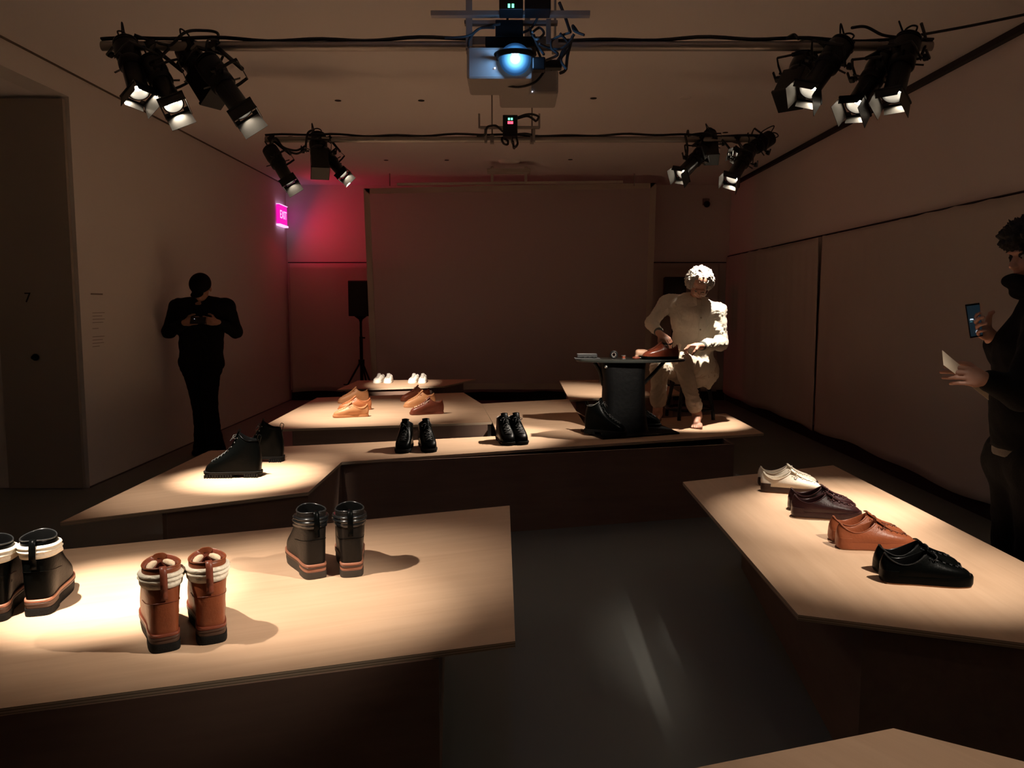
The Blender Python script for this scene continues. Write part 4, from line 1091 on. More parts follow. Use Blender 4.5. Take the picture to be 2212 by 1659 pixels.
        for dim in range(3):
            s1 = [slice(1, n[q] - 1) for q in range(3)]; s2 = list(s1); s1[dim] = slice(0, n[dim] - 1); s2[dim] = slice(1, n[dim])
            A = I[tuple(s1)]; B = I[tuple(s2)]; e = np.argwhere(A != B)
            off = np.array([1, 1, 1]); off[dim] = 0; e = e + off
            u, v = [(1, 2), (2, 0), (0, 1)][dim]
            def vv(du, dv):
                q = e.copy(); q[:, u] -= du; q[:, v] -= dv; return vid[q[:, 0], q[:, 1], q[:, 2]]
            f = np.stack([vv(1, 1), vv(0, 1), vv(0, 0), vv(1, 0)], 1)
            ins = I[e[:, 0], e[:, 1], e[:, 2]]
            f[~ins] = f[~ins] ; fl = ~ins
            f = np.where(fl[:, None], f, f[:, ::-1])
            F.append(f)
        return V, np.concatenate(F)
def smooth_v(V, F, it):
    n = len(V)
    e = np.concatenate([F[:, [0, 1]], F[:, [1, 2]], F[:, [2, 3]], F[:, [3, 0]]])
    for _ in range(it):
        acc = np.zeros_like(V); num = np.zeros(n)
        np.add.at(acc, e[:, 0], V[e[:, 1]]); np.add.at(num, e[:, 0], 1)
        V = V * .5 + .5 * acc / np.maximum(num, 1)[:, None]
    return V
def vnormals(V, F):
    nf = np.cross(V[F[:, 2]] - V[F[:, 0]], V[F[:, 3]] - V[F[:, 1]]); N = np.zeros_like(V)
    for q in range(4): np.add.at(N, F[:, q], nf)
    return N / (np.linalg.norm(N, axis=1)[:, None] + 1e-12)
def waves(V, sc, seed, warp=1.0, n=6, stretch=(1, 1, 1)):
    r = np.random.RandomState(seed); Q = V * np.array(stretch); o = np.zeros(len(V))
    W = Q + warp * .03 * np.stack([np.sin(Q[:, (i + 1) % 3] * sc * .5 + r.rand() * 6) for i in range(3)], 1)
    for _ in range(n):
        d = r.randn(3); d /= np.linalg.norm(d); o += np.sin(W @ d * sc * r.uniform(.6, 1.6) + r.rand() * 6.28)
    return o / n
def figure_part(name, sdfs, m, parent, it=2, disp=None, origin=None):
    Vs = []; Fs = []; n = 0
    for sd in sdfs:
        V, F = sd.mesh(); V = smooth_v(V, F, it)
        if disp: V = V + vnormals(V, F) * disp(V)[:, None]
        Vs.append(V); Fs.append(F + n); n += len(V)
    V = np.concatenate(Vs); F = np.concatenate(Fs)
    if origin is not None: V = V - np.array(origin)
    me = bpy.data.meshes.new(name); me.from_pydata(V.tolist(), [], F.tolist()); me.materials.append(m)
    me.polygons.foreach_set('use_smooth', [True] * len(me.polygons)); me.update()
    return link(bpy.data.objects.new(name, me), parent)
def frame(fwd, up):
    f = Vector(fwd).normalized(); u = Vector(up); u = (u - f * u.dot(f)).normalized(); r = f.cross(u)
    return r, f, u         # right, forward, up
def hand(sd, wrist, d, n, side, curls=(.5, .55, .6, .65), thumb=.5, sc=1.0, spread=.012):
    """d: towards the fingers, n: palm normal (fingers curl towards it), side: towards the thumb"""
    d = Vector(d).normalized(); n = Vector(n); n = (n - d * n.dot(d)).normalized(); sd_ = d.cross(n)
    if sd_.dot(Vector(side)) < 0: sd_ = -sd_
    w_ = Vector(wrist)
    R = Matrix((sd_, d, n)).transposed()
    sd.ell(w_ + d * .045 * sc, (.040 * sc, .052 * sc, .016 * sc), R, k=.012)
    sd.cap(w_ - d * .02, w_ + d * .03 * sc, .025 * sc, .026 * sc, k=.015)
    for i in range(4):
        o = (1.5 - i) * .0195 * sc; base = w_ + sd_ * o + d * (.086 - .004 * abs(i - 1.2)) * sc
        ln = (.040, .045, .042, .032)[i] * sc; r = (.0088, .0092, .0086, .0075)[i] * sc
        dr = (d + sd_ * (1.5 - i) * spread * 4).normalized(); p = base; a = 0
        sd.cap(w_ + sd_ * o * .8 + d * .05 * sc, base, r * 1.15, r * 1.08, k=.008)
        for j, f in enumerate((1, .62, .48)):
            a += curls[i] * (.9 if j == 0 else 1.15)
            v = dr * math.cos(a) + n * math.sin(a); q = p + v * ln * f
            sd.cap(p, q, r * (1.05 - .1 * j), r * (.95 - .1 * j), k=.003); p = q
    b = w_ + sd_ * .022 * sc + d * .018 * sc + n * .006
    v = (d * .62 + sd_ * .75 + n * thumb * .6).normalized(); q = b + v * .045 * sc
    sd.cap(b, q, .014 * sc, .0115 * sc, k=.01)
    v2 = (v + d * .5 + n * thumb * .8 - sd_ * thumb * .5).normalized(); q2 = q + v2 * .030 * sc; sd.cap(q, q2, .0108 * sc, .0098 * sc, k=.004)
    v3 = (v2 + n * thumb * .5 - sd_ * thumb * .5).normalized(); sd.cap(q2, q2 + v3 * .022 * sc, .0098 * sc, .008 * sc, k=.003)
def head(sd, c, fwd, up, sc=1.0):
    """c: centre of the skull. Adult head about 0.23 m high"""
    r, f, u = frame(fwd, up); R = Matrix((r, f, u)).transposed(); c = Vector(c)
    g = lambda x, y, z: c + (r * x + f * y + u * z) * sc
    sd.ell(g(0, -.012, .030), (.076 * sc, .096 * sc, .088 * sc), R, k=.02)           # skull
    sd.ell(g(0, .022, -.035), (.060 * sc, .070 * sc, .075 * sc), R, k=.03)           # face
    sd.ell(g(0, .052, -.088), (.030 * sc, .026 * sc, .022 * sc), R, k=.025)          # chin
    for x in (-1, 1):
        sd.ell(g(x * .031, .096, -.004), (.019 * sc, .016 * sc, .014 * sc), R, k=.012, sub=True)   # sockets
        sd.ell(g(x * .033, .074, -.038), (.020 * sc, .018 * sc, .018 * sc), R, k=.02)  # cheek
        sd.ell(g(x * .079, -.005, -.012), (.010 * sc, .020 * sc, .032 * sc), R, k=.006)  # ear
    sd.cap(g(0, .088, .002), g(0, .108, -.036), .008 * sc, .014 * sc, k=.010)        # nose
    for x in (-1, 1): sd.ell(g(x * .011, .100, -.040), (.008 * sc, .009 * sc, .007 * sc), R, k=.006)
    sd.ell(g(0, .090, .018), (.046 * sc, .010 * sc, .009 * sc), R, k=.012)           # brow
    sd.ell(g(0, .089, -.063), (.024 * sc, .010 * sc, .006 * sc), R, k=.006)          # lips
    sd.ell(g(0, .087, -.073), (.020 * sc, .010 * sc, .006 * sc), R, k=.005)
    return g, R
def face_parts(parent, g, R, sc=1.0):
    for x in (-1, 1):
        o = MB().ball(g(x * .031, .079, -.004), .0115 * sc, 12, 8).build('eye', mat('eye_white', (.30, .26, .23), .5), parent, 180)
        MB().ball(g(x * .031, .0865, -.006), .0055 * sc, 10, 6).build('iris', mat('dark_iris', (.03, .02, .015), .2), o, 180)
    MB().tube([g(-.020, .0985, -.068), g(0, .1015, -.067), g(.020, .0985, -.068)], .0014, 5).build('mouth_line', mat('mouth_line', (.20, .07, .05), .6), parent)
def cloth(n, c, b=.35): return mat(n, c, .92, bump=b, bscale=140, var=.12, vscale=9, sheen=.1, spec=.2)

# ---------------------------------------------------------------- the seated shoemaker
Q = lambda px, py, y: P(px, py, y=y)
hip = Q(1500, 800, 6.72)
hipL, hipR = Q(1522, 800, 6.70), Q(1474, 800, 6.74)       # his left is at the picture's right
kneeL, kneeR = Q(1474, 782, 6.27), Q(1425, 796, 6.36)
ankL, ankR = Q(1500, 893, 6.36), Q(1420, 912, 6.42)
ankL.z = TZ + .085; ankR.z = TZ + .085
ankL.x = P(1501, 893, y=6.36).x; toeL = P(1504, 921, z=TZ + .02); ankL.y = toeL.y + .15
belly = Q(1497, 745, 6.64); chest = Q(1492, 680, 6.56); neck = Q(1505, 645, 6.50)
shL, shR = Q(1552, 672, 6.52), Q(1440, 655, 6.60)
elL, elR = Q(1557, 742, 6.48), Q(1408, 697, 6.55)
wrL, wrR = Q(1510, 748, 6.22), Q(1426, 722, 6.30)
hc = Q(1511, 612, 6.42)
man = empty('person', (hip.x, hip.y, TZ), 0, 'white-haired barefoot person in a pale work coat, seated and bent over a shoe', 'person')
ORI = Vector((hip.x, hip.y, TZ))
skin_s = mat('shoemaker_skin', (.52, .27, .19), .5, bump=.15, bscale=80)
body = SDF(.009)
body.chain([hip, belly, chest], [.125, .130, .145], k=.05); body.cap(shL, shR, .062, .062, k=.05)
body.cap(chest + Vector((0, 0, .08)), neck, .085, .056, k=.03); body.cap(neck, hc + Vector((0, .02, -.02)), .054, .052, k=.02)
for a, b_, c in ((shL, elL, wrL), (shR, elR, wrR)): body.chain([a, b_, c], [.048, .038, .026], k=.01)
for a, b_, c in ((hipL, kneeL, ankL), (hipR, kneeR, ankR)): body.chain([a, b_, c], [.078, .056, .038], k=.02)
hs = SDF(.0045)
fwd_h = Vector((-.10, -.62, -.78)); up_h = Vector((.02, -.78, .62))
g, R = head(hs, hc, fwd_h, up_h, .97)
hs.cap(hc - Vector((0, 0, .02)), neck, .052, .052, k=.02)
def foot(sd, ank, toe, inner):
    a = Vector(ank); t = Vector(toe); d = (t - a); d.z = 0; d.normalize(); s_ = Vector((-d.y, d.x, 0)) * inner
    g0 = Vector((a.x, a.y, TZ))
    sd.cap(a + Vector((0, 0, .02)), a, .036, .036, k=.02); sd.ell(g0 - d * .030 + Vector((0, 0, .030)), (.030, .034, .030), None, k=.02)
    sd.cap(a + Vector((0, 0, -.01)), g0 + d * .10 + Vector((0, 0, .034)), .036, .026, k=.02)
    for i in range(5):
        o = (.034 - i * .0165); ln = (.172, .170, .162, .152, .140)[i]; r = (.0135, .0098, .0092, .0088, .0085)[i]
        b0 = g0 + s_ * o * .9 + d * .10 + Vector((0, 0, .026 - .002 * i)); b1 = g0 + s_ * o + d * (ln - .03) + Vector((0, 0, .017))
        sd.cap(b0, b1, .016, r * 1.05, k=.012); sd.cap(b1, g0 + s_ * o * 1.05 + d * ln + Vector((0, 0, r)), r, r * .95, k=.003)
    sd.cut(g0 + Vector((0, 0, .001)), (0, 0, -1), g0, .3)
fs_ = SDF(.0038)
foot(fs_, ankL, toeL, 1); foot(fs_, ankR, ankR + Vector((-.05, -.15, 0)), -1)
fs_.cap(ankL, ankL + (kneeL - ankL) * .3, .036, .040, k=.01); fs_.cap(ankR, ankR + (kneeR - ankR) * .4, .036, .044, k=.01)
hd = SDF(.0032)
tgt = Q(1462, 748, 6.19)
hand(hd, wrR, tgt - wrR, (.25, .1, -.9), (.2, -.8, .3), (.35, .5, .7, .8), .5)
hand(hd, wrL, Vector((-.9, -.12, .02)), (-.1, -.1, -1), (0, -.8, .35), (.75, .8, .85, .9), .9)
hd.cap(wrR, wrR + (elR - wrR) * .25, .026, .030, k=.01); hd.cap(wrL, wrL + (elL - wrL) * .25, .026, .030, k=.01)
figure_part('body', [body, hs, fs_, hd], skin_s, man, 1, None, ORI)
tr_ = lambda o: o
def shift(o): o.location = -ORI; return o
faceroot = empty('face_details', (0, 0, 0)); faceroot.parent = man; faceroot.name = 'glasses'
bpy.data.objects.remove(faceroot)
gl = MB()
for x in (-1, 1):
    c0 = g(x * .032, .112, -.006); rr, ff, uu = frame(fwd_h, up_h)
    gl.tube([c0 + rr * .021 * math.cos(a) + uu * .017 * math.sin(a) for a in [2 * PI * k / 18 for k in range(18)]], .0018, 5, closed=True)
    gl.tube([g(x * .053, .110, -.002), g(x * .078, .06, 0), g(x * .080, .0, -.002)], .0016, 5)
gl.tube([g(-.011, .112, -.003), g(0, .116, .001), g(.011, .112, -.003)], .0016, 5)
shift(gl.build('glasses', mat('wire_metal', (.5, .42, .32), .25, .9), man, 60))
ex = []
def fp_shift(parent, g, R, sc):
    n0 = len(parent.children)
    face_parts(parent, g, R, sc)
fp_shift(man, g, R, .97)
for ch in man.children:
    if ch.name.startswith(('eye', 'mouth_line')): ch.location = -ORI
# hair: thick white curls on the sides and back, thin on the crown
hr = SDF(.0048)
hr.ell(g(0, -.030, .030), (.100, .100, .090), R, k=.02); hr.ell(g(0, -.050, -.02), (.086, .066, .080), R, k=.03)
for x in (-1, 1): hr.ell(g(x * .080, -.014, .006), (.036, .062, .056), R, k=.02)
hr.ell(g(.0, .120, -.045), (.068, .075, .085), R, k=.015, sub=True)
figure_part('hair', [hr], mat('white_hair', (.52, .47, .41), .85, bump=.6, bscale=120), man, 1, lambda V: .018 * waves(V, 85, 4, 3, 8) + .009 * waves(V, 200, 5, 2, 8), ORI)
# pale work coat
COAT = cloth('ecru_coat_cloth', (.70, .64, .54), .25)
ct = SDF(.0075)
ct.chain([hip + Vector((.0, -.01, .0)), belly, chest + Vector((0, 0, .02))], [.155, .158, .165], k=.06)
ct.cap(shL + Vector((-.01, 0, 0)), shR + Vector((.02, 0, 0)), .074, .078, k=.06)
ct.cap(chest + Vector((0, 0, .06)), neck + Vector((0, .01, -.03)), .10, .070, k=.04)
ct.ell(neck + Vector((0, .0, -.01)), (.082, .078, .035), None, k=.02)
ct.chain([shL, elL, elL.lerp(wrL, .80)], [.068, .060, .044], k=.03); ct.chain([shR, elR, elR.lerp(wrR, .74)], [.066, .056, .044], k=.03)
# skirt of the coat falling over the thighs and beside the seat
ct.chain([hipL + Vector((0, 0, .02)), hipL.lerp(kneeL, .55) + Vector((.02, 0, .0))], [.115, .090], k=.04)
ct.chain([hipR + Vector((0, 0, .02)), hipR.lerp(kneeR, .35)], [.11, .09], k=.04)
ct.chain([hip + Vector((.09, .02, -.02)), Q(1532, 812, 6.66), Q(1531, 838, 6.62)], [.095, .060, .022], k=.05)
ct.chain([hip + Vector((.02, .10, -.02)), Q(1512, 820, 6.80)], [.09, .05], k=.04)
ct.ell(hc + Vector((0, .0, -.075)), (.062, .085, .05), None, k=.012, sub=True)
figure_part('work_coat', [ct], COAT, man, 2, lambda V: .015 * (.5 - np.abs(waves(V, 26, 15, 4, 4, (1.1, 1, .9)))) + .007 * (.4 - np.abs(waves(V, 60, 12, 4, 4, (1.2, 1, .7)))), ORI)
cl_ = MB()
for sx, pp in ((1, [neck + Vector((.02, -.075, .01)), neck + Vector((.085, -.045, .005)), neck + Vector((.075, -.095, -.065)), neck + Vector((.015, -.11, -.055))]), (-1, [neck + Vector((-.02, -.075, .01)), neck + Vector((-.085, -.03, .0)), neck + Vector((-.085, -.085, -.07)), neck + Vector((-.02, -.11, -.06))])):
    v = pp + [p + Vector((0, -.004, .004)) for p in pp]
    cl_.add(v, [(0, 1, 2, 3), (7, 6, 5, 4), (0, 4, 5, 1), (1, 5, 6, 2), (2, 6, 7, 3), (3, 7, 4, 0)])
shift(cl_.build('coat_collar', COAT, man, None, .004))
bt = MB()
for t in (.15, .4, .65): p = neck.lerp(belly, t); bt.ball(p + Vector((-.01, -.165, 0)), (.007, .004, .007), 8, 6)
pl0 = neck + Vector((.0, -.115, -.05))
def onfront(t, dx=0):      # a point on the coat front between neck and lap
    p = neck.lerp(belly, t) if t <= 1 else belly.lerp(hip, t - 1)
    return p + Vector((dx, -(.125 + .05 * min(t, 1)), -.02))
shift(MB().tube([onfront(t) for t in (.25, .4, .55, .7, .85, 1.0, 1.15)], .0035, 6, flat=.5).build('placket', COAT, man, 60))
for t in (.35, .6, .85): shift(MB().ball(onfront(t, .012) + Vector((0, -.004, 0)), (.0075, .003, .0075), 10, 6).build('button', mat('horn_button', (.35, .28, .2), .4), man, 180))
TROU = cloth('beige_trouser_cloth', (.56, .47, .37), .3)
tro = SDF(.0075)
tro.chain([hipL, kneeL, kneeL.lerp(ankL, .80)], [.100, .074, .052], k=.03); tro.chain([hipR, kneeR, kneeR.lerp(ankR, .66)], [.100, .076, .060], k=.03)
tro.cap(hipL, hipR, .12, .12, k=.04)
tro.cap(kneeL.lerp(ankL, .76), kneeL.lerp(ankL, .84), .064, .060, k=.008)
tro.cap(kneeR.lerp(ankR, .62), kneeR.lerp(ankR, .70), .072, .070, k=.008)
figure_part('trousers', [tro], TROU, man, 2, lambda V: .009 * (.4 - np.abs(waves(V, 40, 21, 4, 4, (1, 1, 1.5)))), ORI)
for nm, a, b_, r0 in (('cuff', elR, wrR, .030), ('cuff', elL, wrL, .030)):
    p0 = a.lerp(b_, .80 if a is elR else .84); shift(MB().tube([p0, a.lerp(b_, .93)], [r0 + .008, r0 + .004], 16).build('shirt_cuff', cloth('grey_green_shirt', (.075, .085, .075)), man, 60))
# pale piece of leather and knife in the hands
tag(MB().add([Q(1459, 764, 6.14), Q(1467, 741, 6.15), Q(1472, 745, 6.16), Q(1464, 786, 6.14), Q(1456, 788, 6.12), Q(1459, 764, 6.15) + Vector((0, .006, 0)), Q(1467, 741, 6.156), Q(1472, 745, 6.166), Q(1464, 786, 6.146), Q(1456, 788, 6.126)],
     [(0, 1, 2, 3, 4), (9, 8, 7, 6, 5), (0, 5, 6, 1), (1, 6, 7, 2), (2, 7, 8, 3), (3, 8, 9, 4), (4, 9, 5, 0)]).build('leather_piece', mat('pale_hide', (.72, .50, .32), .6)), 'pale cut piece of leather held upright on the shoemaker\'s knee', 'leather')
kn = MB().add([Q(1441, 744, 6.15), Q(1456, 739, 6.14), Q(1449, 746, 6.15), Q(1441, 744, 6.15) + Vector((0, .003, .0)), Q(1456, 739, 6.143), Q(1449, 746, 6.153)], [(0, 1, 2), (5, 4, 3), (0, 3, 4, 1), (1, 4, 5, 2), (2, 5, 3, 0)])
kr = empty('knife', Q(1441, 744, 6.15), 0, 'small knife held by the shoemaker over the brown shoe', 'knife'); bpy.context.view_layer.update()
kn.v = [v - kr.location for v in kn.v]; kn.build('blade', mat('bright_steel', (.75, .75, .72), .2, .9), kr)
MB().cyl((0, 0, 0), Q(1430, 742, 6.19) - kr.location, .009, n=8).build('handle', M_BLACK, kr, 60)

# ---------------------------------------------------------------- bentwood stool
sc_ = P(1492, 905, z=TZ); sc_.y = 6.74
SX = P(1490, 880, y=6.74).x
st = empty('stool', (SX, 6.74, TZ), 0, 'black bentwood stool with footring under the shoemaker', 'stool')
MB().lathe([(.0, .395), (.15, .395), (.165, .40), (.168, .415), (.155, .424), (0, .424)], 28).build('seat', M_BLACK, st, 50)
for k in range(4):
    a = PI / 4 + k * PI / 2 + .15
    ca, sa = math.cos(a), math.sin(a)
    pts = [(ca * .05, sa * .05, .385), (ca * .10, sa * .10, .375), (ca * .155, sa * .155, .30), (ca * .185, sa * .185, .18), (ca * .205, sa * .205, .08), (ca * .212, sa * .212, 0)]
    MB().tube(spline(pts, 5), .016, 10).build('leg', M_BLACK, st, 60)
MB().tube([(.195 * math.cos(a), .195 * math.sin(a), .085) for a in [2 * PI * k / 32 for k in range(32)]], .014, 8, closed=True, flat=1.0).build('foot_ring', M_BLACK, st, 60)

# ---------------------------------------------------------------- the shoemaker's bench
TB = P(1362, 775, y=6.02); tz = TB.z
wk = empty('work_table', (TB.x, 6.02, TZ), .03, 'black iron pedestal work table in front of the shoemaker', 'table')
hw = (P(1479, 776, y=6.0).x - P(1241, 772, y=6.0).x) / 2
h0 = tz - TZ
MB().lathe([(0, -.018), (hw * .99, -.018), (hw, -.012), (hw, -.004), (hw * .985, 0), (0, 0)], 48, (0, 0, h0)).build('tabletop', mat('black_tabletop', (.02, .022, .02), .3, spec=.4), wk, 50)
wk.children[-1].scale = (1, .46, 1)
pl = P(1302, 950, z=TZ); 
bp_ = [P(1254, 932, z=TZ), P(1302, 950, z=TZ), P(1468, 938, z=TZ), P(1420, 917, z=TZ)]
iv = Matrix.Rotation(-.03, 2)
loc2 = [iv @ Vector((p.x - TB.x, p.y - 6.02)) for p in bp_]
MB().prism([(p.x, p.y) for p in loc2], 0, .014).build('base_plate', M_IRON, wk, None, .003)
px2 = lambda px: P(px, 860, y=6.0).x - TB.x
prof = [(px2(1293), px2(1400), .014), (px2(1297), px2(1397), .06), (px2(1302), px2(1392), .20), (px2(1303), px2(1391), .32), (px2(1300), px2(1390), .42), (px2(1294), px2(1392), h0 - .018)]
v = []; f = []
for a, b_, z in prof:
    c_ = (a + b_) / 2; r_ = (b_ - a) / 2; dp = .13 + (.02 if z < .1 else 0)
    for k in range(24):
        an = 2 * PI * k / 24; cs, sn = math.cos(an), math.sin(an)
        e_ = .45; v.append((c_ + r_ * math.copysign(abs(cs) ** e_, cs), dp * math.copysign(abs(sn) ** e_, sn), z))
for j in range(len(prof) - 1):
    for k in range(24): f.append((j * 24 + k, j * 24 + (k + 1) % 24, (j + 1) * 24 + (k + 1) % 24, (j + 1) * 24 + k))
mesh_obj('pedestal', v, f, M_IRON, wk, 50)
for nm, pts in (('bracket', [(px2(1284), h0 - .03), (px2(1296), h0 - .10), (px2(1303), h0 - .20)]), ('bracket', [(px2(1434), h0 - .025), (px2(1415), h0 - .10), (px2(1391), h0 - .19)])):
    MB().tube(spline([(x, 0, z) for x, z in pts], 6), .024, 8, flat=.6).build('bracket', M_IRON, wk, 60)
MB().ball((px2(1303), -.04 - .10, h0 - .05), .012, 10, 8).build('highlight_dot', mat('bright_steel', (.75, .75, .72), .2, .9), wk, 180)  # bright ball added as a painted highlight on the pedestal
# things on the bench
def onb(name, lb, cat, px, py, m, mk, rz=0, dy=0, group='tools on the work table'):
    p = P(px, py, y=6.02 + dy); r_ = empty(name, (p.x, 6.02 + dy, tz + .0005), rz, lb, cat, group); mk(r_); return r_
def tray(r_):
    MB().box((0, 0, .004), (.19, .11, .008)).build('tray_base', M_BLACKM, r_, None, .002)
    MB().box((0, .01, .024), (.15, .06, .030)).build('tool_block', M_BLACKM, r_, None, .004)
    for k in range(4): MB().cyl((-.06 + k * .035, -.03, .014), (-.03 + k * .035, -.028, .018), .006, n=8).build('tool_handle', M_BLACK, r_, 60)
onb('tool_tray', 'low black tray of hand tools at the left end of the work table', 'tray', 1268, 770, None, tray, 0, -.02)
onb('tape_roll', 'black tape roll standing near the middle of the work table', 'tape', 1326, 768, None, lambda r_: (MB().tube([((.024) * math.cos(a), 0, .031 + .024 * math.sin(a)) for a in [2 * PI * k / 24 for k in range(24)]], .008, 8, closed=True).build('tape', M_BLACK, r_, 60), MB().tube([(.015 * math.cos(a), 0, .031 + .015 * math.sin(a)) for a in [2 * PI * k / 20 for k in range(20)]], .003, 6, closed=True).build('core', M_STEEL, r_, 60)))
onb('thread_spool', 'small dark brown spool of thread beside the tape roll', 'spool', 1347, 770, None, lambda r_: (MB().lathe([(0, 0), (.016, 0), (.016, .004), (.010, .006), (.010, .022), (.016, .024), (.016, .028), (0, .028)], 16).build('spool', M_STEEL, r_, 50), MB().lathe([(.012, .006), (.0135, .014), (.012, .022)], 16).build('thread', LDK, r_, 60)), dy=-.04)
onb('awl', 'awl with dark handle lying on the work table', 'awl', 1366, 772, None, lambda r_: (MB().lathe([(0, 0), (.008, .004), (.011, .02), (.008, .05), (.004, .055)], 12).build('handle', LDK, r_, 60), MB().cyl((0, 0, .055), (0, 0, .11), .0016, .0006, 6).build('spike', mat('bright_steel', (.75, .75, .72), .2, .9), r_, 60), [setattr(c, 'rotation_euler', (0, PI / 2, 0)) or setattr(c, 'location', (0, 0, .011)) for c in r_.children]), dy=-.06)
def lastblock(r_):
    sd = SDF(.004); sd.ell((0, 0, .045), (.045, .026, .026), None, k=.01); sd.cap((-.035, 0, .050), (.03, 0, .040), .022, .026, k=.01); sd.cap((-.05, 0, .012), (-.03, 0, .055), .012, .014, k=.01)
    figure_part('last', [sd], mat('pale_wood_last', (.55, .33, .22), .5), r_, 1)
onb('wooden_last', 'small pale wooden last leaning against the brown shoe', 'last', 1388, 768, None, lastblock, .1, -.02)
# the brown shoe being worked on, sole edge black
sh = empty('shoe_in_work', (P(1464, 768, y=6.0).x, 5.99, tz + .001), math.radians(94), 'glossy brown shoe being worked on top of the work table', 'shoe')
for nm, me, sol in shoe_parts('low', False, PK(upper=leather('glossy_brown_leather', (.21, .045, .022), .18), lining=LDK, sole=LB, lace=LDK, tongue=LDK, under=LB)):
    if nm in ('laces',): continue
    o = link(bpy.data.objects.new(nm, me), sh)
    if sol: s_ = o.modifiers.new('thick', 'SOLIDIFY'); s_.thickness = sol
sh.scale = (.92, .92, 1.0)
# boots standing on the base plate and behind the pedestal
G = "shoemaker's own black boots under the work table"
pb = dict(palh)
def extra_boot(lb, p, a, st_, left):
    r_ = empty('work_boot', p, math.radians(a), lb, 'boot', G)
    for nm, me, sol in shoe_parts(st_, left, pala):
        o = link(bpy.data.objects.new(nm, me), r_)
        if sol: s_ = o.modifiers.new('thick', 'SOLIDIFY'); s_.thickness = sol
p_ = P(1266, 936, z=TZ + .014)
r_ = extra_boot('black laced boot on the left of the table pedestal, toe to the right', (p_.x, p_.y + .03, TZ + .0145), -118, 'hiker', True)
p_ = P(1385, 928, z=TZ); extra_boot('black boot showing its rounded toe right of the table pedestal', (p_.x - .12, p_.y + .12, TZ + .0145), -100, 'ankle', False)
# glass jar on the platform behind
jp = P(1300, 826, z=TZ); jr = empty('glass_jar', (jp.x, jp.y, TZ), 0, 'small glass jar on the platform behind the work table', 'jar')
M_GL = mat('clear_glass', (.9, .95, .92), .03); M_GL.node_tree.nodes['Principled BSDF'].inputs['Transmission Weight'].default_value = .95
MB().lathe([(0, 0), (.035, 0), (.037, .01), (.037, .08), (.028, .095), (.028, .105), (.024, .105), (.024, .094), (.033, .078), (.033, .008), (0, .006)], 20).build('jar', M_GL, jr, 50)
MB().lathe([(0, .105), (.031, .105), (.031, .118), (0, .118)], 20).build('lid', M_STEEL, jr, 50)

# ---------------------------------------------------------------- the man by the left wall
Y = 7.86
O2 = Vector((P(440, 968, y=Y).x, Y, 0))
p2 = empty('person', O2, 0, 'person in black with a cap by the left wall, looking down at a phone', 'person')
hips = (Q(456, 790, Y), Q(414, 790, Y)); kn_ = (Q(452, 868, Y - .06), Q(432, 872, Y + .02)); an_ = (Q(465, 950, Y - .05), Q(438, 955, Y + .06))
for a in an_: a.z = .085
pel = Q(435, 778, Y); wst = Q(435, 735, Y); chs = Q(436, 680, Y); nk = Q(437, 648, Y)
sL, sR = Q(492, 660, Y), Q(381, 660, Y); eL, eR = Q(509, 716, Y - .03), Q(365, 716, Y - .03); wL, wR = Q(468, 696, Y - .24), Q(400, 697, Y - .24)
hc2 = Q(434, 622, Y - .05)
b2 = SDF(.010)
b2.chain([pel, wst, chs], [.105, .105, .110], k=.05); b2.cap(sL, sR, .05, .05, k=.05); b2.cap(chs + Vector((0, 0, .1)), nk, .09, .056, k=.03); b2.cap(nk, hc2, .054, .05, k=.02)
for a, b_, c in ((sL, eL, wL), (sR, eR, wR)): b2.chain([a, b_, c], [.048, .038, .026], k=.01)
for a, b_, c in zip(hips, kn_, an_): b2.chain([a, b_, c], [.08, .056, .04], k=.02)
h2 = SDF(.005); f2 = Vector((.05, -.80, -.60)); u2 = Vector((.03, -.60, .80)); g2, R2 = head(h2, hc2, f2, u2, 1.08); h2.cap(hc2 - Vector((0, 0, .03)), nk, .052, .054, k=.02)
d2 = SDF(.0038); hand(d2, wR, (.8, -.3, .15), (.2, .9, 0), (0, 0, 1), (.6, .65, .7, .75), .6); hand(d2, wL, (-.8, -.3, .15), (-.2, .9, 0), (0, 0, 1), (.6, .65, .7, .75), .6)
d2.cap(wR, wR.lerp(eR, .2), .026, .03, k=.01); d2.cap(wL, wL.lerp(eL, .2), .026, .03, k=.01)
figure_part('body', [b2, h2, d2], mat('dim_skin', (.34, .18, .13), .6), p2, 1, None, O2)
face_parts(p2, g2, R2, .98)
for ch in p2.children:
    if ch.name.startswith(('eye', 'mouth_line')): ch.location = -O2
cp = SDF(.005); cp.ell(g2(0, -.008, .040), (.102, .120, .100), R2, k=.01); cp.cap(g2(-.03, .09, .032), g2(.03, .09, .032), .02, .02, k=.02); cp.ell(g2(0, .125, .022), (.062, .060, .010), R2, k=.012); cp.cut(g2(0, 0, .005), -(Matrix(R2).col[2]), g2(0, 0, 0), .3)
figure_part('cap', [cp], M_DARKCLOTH, p2, 1, None, O2)
jk = SDF(.009)
def slab_(sd, c, w_, r, k=.05): sd.cap(c - Vector((w_, 0, 0)), c + Vector((w_, 0, 0)), r, r, k=k)
slab_(jk, pel + Vector((0, 0, -.02)), .105, .120); slab_(jk, pel.lerp(wst, .6), .095, .118); slab_(jk, wst + Vector((0, 0, .03)), .095, .120); slab_(jk, chs.lerp(wst, .4), .105, .128); slab_(jk, chs, .105, .130)
for a, sg in ((sL, 1), (sR, -1)): jk.cap(nk + Vector((sg * .04, 0, -.02)), a + Vector((-sg * .02, 0, -.005)), .060, .070, k=.05); jk.cap(chs + Vector((sg * .1, 0, 0)), a + Vector((-sg * .03, 0, -.02)), .11, .075, k=.05)
